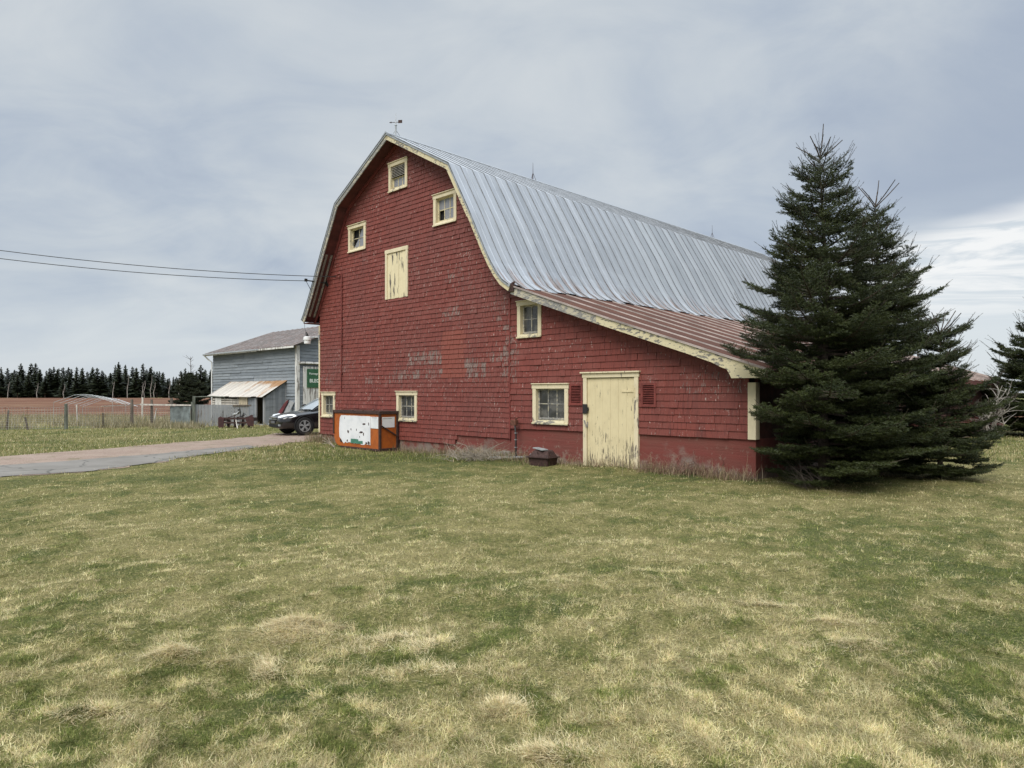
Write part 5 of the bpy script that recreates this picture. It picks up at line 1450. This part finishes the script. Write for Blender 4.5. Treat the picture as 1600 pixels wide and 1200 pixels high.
    for sx in (1, -1):
        for y in (1.34, -1.30):
            mb = MB(); mb.lathe([(.0, -.11), (.335, -.11), (.335, .04), (.30, .045), (.0, .045)], (sx * .79, y, .335), 'x', 24)
            # dark wheel-arch lining
            mb.build('wheel_arch', M['dark'], t) if False else None
            ar = MB(); ar.lathe([(.355, -.04), (.375, .0), (.375, .088), (.355, .09), (.33, .0)] if sx > 0 else [(.33, .0), (.355, -.09), (.375, -.088), (.375, .0), (.355, .04)], (sx * .79, y, .345), 'x', 24, caps=False); ar.build('wheel_arch', M['dark'], t)
            wh = MB(); pr = [(.0, -.10), (.30, -.10), (.325, -.07), (.325, .07), (.30, .095), (.215, .095), (.205, .07), (.0, .07)]
            if sx < 0: pr = [(r_, -x_) for r_, x_ in pr][::-1]
            wh.lathe(pr, (sx * .785, y, .335), 'x', 28); w_ = wh.build('wheel', tyre, t, smooth=False)
            rm = MB(); X = sx * .785
            for k2 in range(5):
                an = k2 * 2 * math.pi / 5 + .3
                for da in (-.16, .16):
                    rm.beam((X + sx * .088, y + .03 * math.cos(an), .335 + .03 * math.sin(an)), (X + sx * .085, y + .20 * math.cos(an + da), .335 + .20 * math.sin(an + da)), .035, .03, (1, 0, 0))
            pr = [(.0, .07), (.05, .07), (.055, .098), (.0, .10)]; pr2 = [(.195, .075), (.215, .075), (.218, .10), (.197, .10), (.195, .076)]
            for q_ in (pr, pr2):
                q2 = q_ if sx > 0 else [(r_, -x_) for r_, x_ in q_][::-1]
                rm.lathe(q2, (X, y, .335), 'x', 20, caps=(q_ is pr))
            rm.build('rim', M['galv'], w_)
build_car()

# ================================================================== SPRUCES
def mat_needle(name, c1, c2):
    m, nt, p = new_mat(name)
    col = nt.mix(nt.attr('rnd').outputs['Fac'], c1, c2)
    setp(nt, p, Base_Color=col, Roughness=.55); p.inputs['Specular IOR Level'].default_value = .3
    return m
M['needle'] = mat_needle('spruce_needles', (.013, .021, .007), (.054, .067, .017))
M['needle_far'] = mat_needle('far_spruce_needles', (.017, .024, .013), (.042, .052, .022))
def needle_mesh(name, seg, parent, mat, nl=.028, nw=.0085, per=13, rng=None):
    """seg: list of (p0, p1, tone, size) -> needles standing off each twig piece"""
    S0 = np.array([s[0] for s in seg]); S1 = np.array([s[1] for s in seg]); tone = np.array([s[2] for s in seg]); sz = np.array([s[3] for s in seg])
    n = len(seg); d = S1 - S0; L = np.linalg.norm(d, axis=1); d = d / np.maximum(L, 1e-6)[:, None]
    u = np.cross(d, [0.31, 0.2, 0.93]); u /= np.maximum(np.linalg.norm(u, axis=1), 1e-6)[:, None]; w = np.cross(d, u)
    K = per; t = rng.random((n, K)); a = rng.random((n, K)) * 2 * np.pi
    b = S0[:, None] + (S1 - S0)[:, None] * t[..., None]
    rad = u[:, None] * np.cos(a)[..., None] + w[:, None] * np.sin(a)[..., None]
    nd = rad * .80 + d[:, None] * .70; nd[..., 2] += .12
    ln = nl * sz[:, None] * rng.uniform(.7, 1.2, (n, K)); tip = b + nd * ln[..., None]
    sd = np.cross(nd, rad + .3 * rng.normal(size=rad.shape)); sd /= np.maximum(np.linalg.norm(sd, axis=2), 1e-6)[..., None]
    hw = (nw * .5 * sz)[:, None, None] * sd
    V = np.stack([b - hw, b + hw, tip + hw * .45, tip - hw * .45], 2).reshape(-1, 3)
    F = np.arange(len(V)).reshape(-1, 4)
    r = np.clip(np.repeat(tone, K) + rng.normal(0, .13, n * K), 0, 1)
    return np_mesh(name, V, F, 4, mat, {'rnd': ('FLOAT', 'FACE', r)}, parent=parent, uniform=4)
def spruce(name, loc, H, prof, seed, label, group=None, scale=1.0, whorl=.19, inside=None, lean=(0, 0), dens=1.0, extra=(), mat='needle', step=.07, per=12, ztop=0.45):
    rng = np.random.default_rng(seed); r = random.Random(seed)
    root = empty(name, (loc[0], loc[1], loc[2] if len(loc) > 2 else 0), 0, label, 'tree', group)
    wood = MB(); seg = []
    pz = np.array([p[0] for p in prof]); pr = np.array([p[1] for p in prof])
    def axis(z): return Vector((lean[0] * z / H + .03 * math.sin(z * 1.3 + seed), lean[1] * z / H + .03 * math.cos(z * 1.1), z))
    HT = H - ztop
    wood.tube([axis(HT * i / 14) + Vector((0, 0, -.1 if i == 0 else 0)) for i in range(15)], [max(.006, (.105 * H / 6) * (1 - i / 14) ** .9) for i in range(15)], 8)
    branches = []
    z = .12
    while z < H - .25:
        n = r.randint(7, 9) if z < H * .55 else (r.randint(7, 8) if z < H * .85 else r.randint(5, 6))
        a0 = r.uniform(0, 6.28)
        for k in range(n):
            zz = z + r.uniform(-.09, .09)
            branches.append((zz, a0 + k * 6.283 / n + r.uniform(-.35, .35), float(np.interp(zz, pz, pr)) * r.uniform(.45, 1.16)))
        z += whorl * r.uniform(.75, 1.3) * (1 if z < H * .45 else 1.05)
    branches += list(extra)
    LIM = None
    for (z, az, Lb) in branches:
        if Lb < .08: continue
        f = z / H
        el0 = -.12 + .25 * f + max(0, f - .72) * 2.6
        el1 = .30 + .50 * f                          # tips turn up
        if z < .7: el0 = .05; el1 = .22
        p = axis(z); pts = [p.copy()]; m = 7
        el0 += r.uniform(-.12, .12)
        for i in range(m):
            e = el0 + (el1 - el0) * (i / (m - 1)) ** 1.8
            a_ = az + r.uniform(-.07, .07)
            p = p + Vector((math.cos(a_) * math.cos(e), math.sin(a_) * math.cos(e), math.sin(e))) * (Lb / m); 
            if p.z < .06: p.z = .06 + r.uniform(0, .05)
            pts.append(p.copy())
        if inside and (inside(pts[4]) or inside(pts[-1])):
            # stop short where the wall stands
            ok = [q for q in pts if not inside(q)]
            if len(ok) < 3: continue
            pts = ok; Lb = (pts[-1] - pts[0]).length; m = len(pts) - 1
        rb = .010 * scale ** .5 + .012 * Lb
        wood.tube(pts, [max(.003, rb * (1 - i / (m + 1))) for i in range(m + 1)], 4, caps=False)
        top = f > .86
        def at(t):
            x = t * m; i = min(int(x), m - 1); return pts[i].lerp(pts[i + 1], x - i), (pts[min(i + 1, m)] - pts[i]).normalized()
        def clad(a, b, tone, size=1.0):
            dd = (b - a).length; k = max(1, int(dd / (.06 * scale)))
            for i in range(k):
                seg.append((tuple(a.lerp(b, i / k)), tuple(a.lerp(b, (i + 1) / k)), tone, size))
        if scale < 2:
            tipd = (pts[m] - pts[m - 1]).normalized()
            for q_ in range(3 if f > .3 else 1):
                dv = (tipd + Vector((r.uniform(-.45, .45), r.uniform(-.45, .45), r.uniform(.0, .7)))).normalized(); e_ = pts[m] + dv * r.uniform(.10, .30) * scale
                if not (inside and inside(e_)): clad(pts[m] - dv * .02, e_, .3, scale * .5); wood.tube([pts[m], e_], [.004, .002], 3, caps=False)
        base_t = .22 + .3 * r.random()
        ssz = scale * (.62 if top else 1.0)
        for i in range(int(m * .35), m): clad(pts[i], pts[i + 1], base_t + .1, ssz)
        t = .22 if Lb > .5 else .12; sgn = 1
        while t < .97:
            q, dd = at(t)
            side = dd.cross(Vector((0, 0, 1))).normalized() * sgn
            ll = min(.60, (.55 * (1 - t) * Lb + .11)) * r.uniform(.65, 1.15) * (1 if not top else .8)
            dv = (dd * r.uniform(.60, .95) + side * r.uniform(.65, .95) + Vector((0, 0, r.uniform(-.16, .14)))).normalized()
            e = q + dv * ll; mid = q + dv * ll * .5 + Vector((0, 0, -.02 * ll)); e.z += .05 * ll + (.10 * ll if top else 0)
            if not (inside and inside(e)):
                tn = base_t + r.uniform(-.15, .18)
                if r.random() < dens * (.90 if f > .35 else .95):
                    clad(q, mid, tn, ssz); clad(mid, e, tn + .16, ssz)
                    if ll > .13:
                        s2 = .35; g = 1
                        while s2 < .95:
                            q2 = q.lerp(e, s2); l2 = ll * (1 - s2) * .55 + .045
                            sd2 = dv.cross(Vector((0, 0, 1))).normalized() * g
                            d2 = (dv * .85 + sd2 * .75 + Vector((0, 0, r.uniform(-.2, .25)))).normalized()
                            clad(q2, q2 + d2 * l2, tn + .12, ssz); s2 += .075 * scale / max(ll, .2) * .5 + .04; g = -g
                    if ll > .3 and scale < 1.5: wood.tube([q, mid, e], [.004, .003, .002], 3, caps=False)
            sgn = -sgn; t += step * scale / max(Lb, .35) * r.uniform(.32, .55)
    # bare leader and its last whorl of spikes
    tp = axis(H - ztop)
    tops = [(tp, axis(H) + Vector((.07, 0, .05)))]
    for k in range(5):
        a = k * 1.256 + r.uniform(-.3, .3); e = r.uniform(.55, 1.0); L_ = r.uniform(.34, .58)
        tops.append((tp + Vector((0, 0, r.uniform(-.06, .0))), tp + Vector((math.cos(a) * math.cos(e), math.sin(a) * math.cos(e), math.sin(e))) * L_))
    for a, b in tops:
        wood.tube([a, a.lerp(b, .5) + Vector((.012, .0, 0)), b], [.010, .009, .007], 5)
        k = max(1, int((b - a).length / .06))
        for i in range(k): seg.append((tuple(a.lerp(b, i / k)), tuple(a.lerp(b, (i + 1) / k)), .35, .38 * scale))
    wood.build('trunk', M['bark'], root, fix=False)
    needle_mesh('crown', seg, root, M[mat], rng=rng, per=per)
    return root
def in_barn_from(loc):
    def f(p):
        s, o = local((loc[0] + p[0], loc[1] + p[1])); 
        if s > -.32 and .50 < p[2] < 2.22: return True
        return -0.05 < s < 15 and o < .06 and p[2] < 2.0 or (-0.45 < s <= 15 and o < .42 and 1.8 <= p[2] < lean_z(max(-.4, min(6, s))) + .10)
    return f
T1 = (5.46, 12.05); T2 = (7.05, 13.25); T3 = (7.95, 12.75)
spruce('spruce_tree', T1, 6.24, [(0, 1.4), (.5, 1.6), (1.2, 1.72), (2.2, 1.95), (3.1, 1.66), (3.9, 1.28), (4.7, .90), (5.2, .66), (5.5, .42), (5.78, .14), (5.82, .0)], 3,
       'tallest dark green spruce, its bare leader highest, hiding the right barn corner', inside=in_barn_from(T1), lean=(-.06, 0), ztop=.55)
spruce('spruce_tree', T2, 5.62, [(0, 1.35), (.6, 1.5), (1.4, 1.5), (2.2, 1.3), (3.0, .98), (3.6, .78), (4.3, .58), (4.8, .38), (5.05, .16), (5.1, 0)], 17,
       'second tallest dark spruce growing just right of the tallest one', inside=in_barn_from(T2), lean=(-.05, 0), ztop=.42,
       extra=[(2.55, -.25, 1.55), (2.65, -.05, 1.65), (2.75, .15, 1.4), (3.75, -.1, .95), (3.3, -.4, 1.1)])
spruce('spruce_tree', T3, 2.95, [(0, 1.0), (.6, 1.12), (1.2, 1.0), (1.7, .72), (2.2, .48), (2.8, .2)], 29,
       'low bushy spruce at the right foot of the two tall ones', lean=(-.10, 0), ztop=.25, extra=[(1.6, -.3, .95), (1.2, -.2, 1.2), (1.3, .1, 1.1)])
spruce('spruce_tree', (19.35, 25.4), 4.9, [(0, 1.9), (.8, 2.25), (1.8, 1.95), (2.8, 1.45), (3.6, .95), (4.3, .5), (4.8, .2)], 41,
       'dark spruce cut by the right edge of the view, beyond the lawn', scale=1.7, whorl=.22, per=16, step=.06)
spruce('spruce_tree', (-27.9, 60), 3.5, [(0, 1.7), (.8, 1.8), (1.8, 1.35), (2.6, .8), (3.2, .35)], 51, 'bushy evergreen standing in front of the treeline left of the grey barn', scale=2.6, whorl=.20, per=24, step=.07, mat='needle_far')
spruce('spruce_tree', (-25.4, 63), 3.1, [(0, 1.5), (1.2, 1.3), (2.2, .7), (2.9, .3)], 52, 'lower evergreen half hidden behind the grey barn left edge', scale=2.6, whorl=.20, per=24, step=.07, mat='needle_far')

# ---- far treeline
def far_template(seed, kind):
    rng = np.random.default_rng(seed); r = random.Random(seed)
    H = 10.0; c0 = {0: .12, 1: .24, 2: .02}[kind] * H; Rm = {0: 2.1, 1: 1.8, 2: 2.5}[kind]
    V = []; F = []; tone = []
    z = c0
    while z < H - .15:
        f = (z - c0) / (H - c0); Rr = Rm * (1 - f) ** .85 * (.55 + .45 * min(1, f * 5 + .5)) + .08
        Rr *= r.uniform(.62, 1.22)
        for k in range(int(7 + 9 * (1 - f))):
            if r.random() < .18: continue
            a = r.uniform(0, 6.28); L = Rr * r.uniform(.4, 1.3); w = .10 + .22 * L * r.uniform(.5, 1)
            e = -.25 + .55 * f + r.uniform(-.15, .2); ca, sa = math.cos(a), math.sin(a)
            b = len(V)
            for (d_, s_, zz) in ((0.0, w * .4, 0), (0, -w * .4, 0), (L * .55, -w, L * .55 * math.sin(e) - .12), (L, 0, L * math.sin(e) + .10), (L * .55, w, L * .55 * math.sin(e) - .12)):
                V.append((ca * d_ - sa * s_, sa * d_ + ca * s_, z + zz + r.uniform(-.05, .05)))
            F.append((b, b + 1, b + 2, b + 3)); F.append((b, b + 3, b + 4, b)); tone += [r.random() * .8, r.random() * .8]
        z += .19
    F2 = []; t2 = []
    mb = MB(); mb.v = V
    for q, tn in zip(F, tone):
        mb.rnd = tn; mb.face(q if len(set(q)) == 4 else q[:3])
    me_c = mb.build('crown', M['needle_far'], None, fix=False)
    tb = MB(); tb.tube([(0, 0, -.3), (.05, 0, H * .5), (0, 0, H)], [.15, .10, .02], 6)
    me_t = tb.build('trunk', M['bark'], None, fix=False)
    return me_t, me_c
TPL = [far_template(100 + i, (0, 1, 0, 2, 1, 2)[i]) for i in range(6)]
rf = random.Random(77); first = [True] * 6
def far_tree(x, y, h, k, label, group):
    root = empty('spruce_tree', (x, y, 0), rf.uniform(0, 6.28), label, 'tree', group)
    for o in TPL[k]:
        if first[k]: c = o
        else: c = o.copy(); COL.objects.link(c)
        c.parent = root
    first[k] = False
    s = h / 10; root.scale = (s * rf.uniform(1.0, 1.6), s * rf.uniform(1.0, 1.6), s)
def row(Y, u0, u1, du, hs, kinds, label, group, sag=None):
    u = u0
    while u < u1:
        y = Y + rf.uniform(-4, 4); h = rf.uniform(*hs)
        if sag: h *= sag(u)
        far_tree((u - 800) / F_PX * y, y, h, rf.choice(kinds), label, group); u += du * rf.uniform(.6, 1.5)
dipf = lambda u: .82 if 262 < u < 282 else (1.08 if 20 < u < 60 else (1.02 if 180 < u < 245 else .93))
row(194, -90, 345, 7.5, (5.8, 10.2), (0, 1, 4, 2, 3), 'dark spruce in the front row of the far treeline behind the red field', 'spruces in the front row of the far treeline', dipf)
row(206, -95, 345, 7.5, (6.4, 10.0), (0, 2, 3, 5), 'dark spruce in the middle row of the far treeline behind the red field', 'spruces in the middle row of the far treeline', dipf)
row(220, -100, 345, 7.0, (6.0, 8.6), (3, 5), 'dark bushy spruce in the back row of the far treeline', 'spruces in the back row of the far treeline', dipf)
def birch(u, h, seed, first_):
    r = random.Random(seed); mb = MB(); x = r.uniform(-.3, .3)
    mb.tube([(0, 0, -.2), (x, 0, h * .35), (x * .3 + .3, 0, h * .7), (x + .5, 0, h)], [.11, .09, .06, .02], 5)
    for k in range(14):
        z = h * r.uniform(.35, .95); a = r.uniform(0, 6.28); L = r.uniform(.4, 1.3) * (1.1 - z / h)
        mb.tube([(x * .5 + .2 * z / h, 0, z), (x * .5 + L * math.cos(a), L * math.sin(a), z + L * .8)], [.014, .005], 4, caps=False)
    o = mb.build('bare_birch', M['birch'], fix=False); y = 189 + r.uniform(-1, 1); o.location = ((u - 800) / F_PX * y, y, 0)
    tag(o, 'thin pale leafless birch in front of the far spruces', 'tree', 'leafless birches along the treeline')
for i, (u, h) in enumerate(((176, 4.6), (199, 6.4), (221, 4.5), (226, 5.0), (236, 6.3), (241, 4.4), (264, 4.8), (279, 6.2), (58, 4.2), (100, 4.0), (12, 4.5), (-40, 5))): birch(u, h, 300 + i, i == 0)
o = None
def dead_top():
    r = random.Random(5); mb = MB(); mb.tube([(0, 0, -.2), (.05, 0, 2.5), (-.03, 0, 5.0)], [.07, .05, .015], 5)
    for k in range(16):
        z = r.uniform(2.8, 4.8); a = r.uniform(0, 6.28); L = r.uniform(.3, .9); mb.tube([(0, 0, z), (L * math.cos(a), L * math.sin(a), z + L * .5)], [.02, .006], 4, caps=False)
    o = mb.build('dead_sapling', M['dark_twig'], fix=False); y = 66; o.location = ((298 - 800) / F_PX * y, y, 0); tag(o, 'leafless grey sapling rising above the bushy evergreen', 'tree')
dead_top()

# ================================================================== RIGHT SIDE
def bush(c, label):
    r = random.Random(66); mb = MB()
    for k in range(16):
        a = r.uniform(0, 6.28); p = Vector((r.uniform(-.3, .3), r.uniform(-.3, .3), 0)); pts = [p.copy()]
        d = Vector((math.cos(a) * .3, math.sin(a) * .3, 1)).normalized(); H = r.uniform(.9, 2.0)
        for i in range(5):
            d = (d + Vector((r.uniform(-.5, .5), r.uniform(-.5, .5), r.uniform(-.15, .3)))).normalized(); p = p + d * H / 5; pts.append(p.copy())
            if i > 0:
                for q_ in range(2):
                    q = p + Vector((r.uniform(-.5, .5), r.uniform(-.5, .5), r.uniform(-.1, .45))); mb.tube([p, p.lerp(q, .5) + Vector((0, 0, .04)), q], [.012, .009, .004], 4, caps=False)
        mb.tube(pts, [.028, .024, .02, .016, .012, .006], 5, caps=False)
    o = mb.build('bare_bush', M['birch'], fix=False); o.location = (c[0], c[1], 0); return tag(o, label, 'bush')
bush((17.0, 24.6), 'leafless pale branched bush at the far end of the barn, between the spruces')
mb = MB(); mb.tube([(0, 0, 0), (0, 0, 9.7)], [.12, .05], 8); mb.beam((-.5, 0, 9.0), (.5, 0, 9.0), .08, .08)
o = mb.build('distant_mast', M['post']); o.location = ((1434 - 800) / F_PX * 82, 82, 0); tag(o, 'thin distant mast tip showing above the spruces on the right', 'mast')
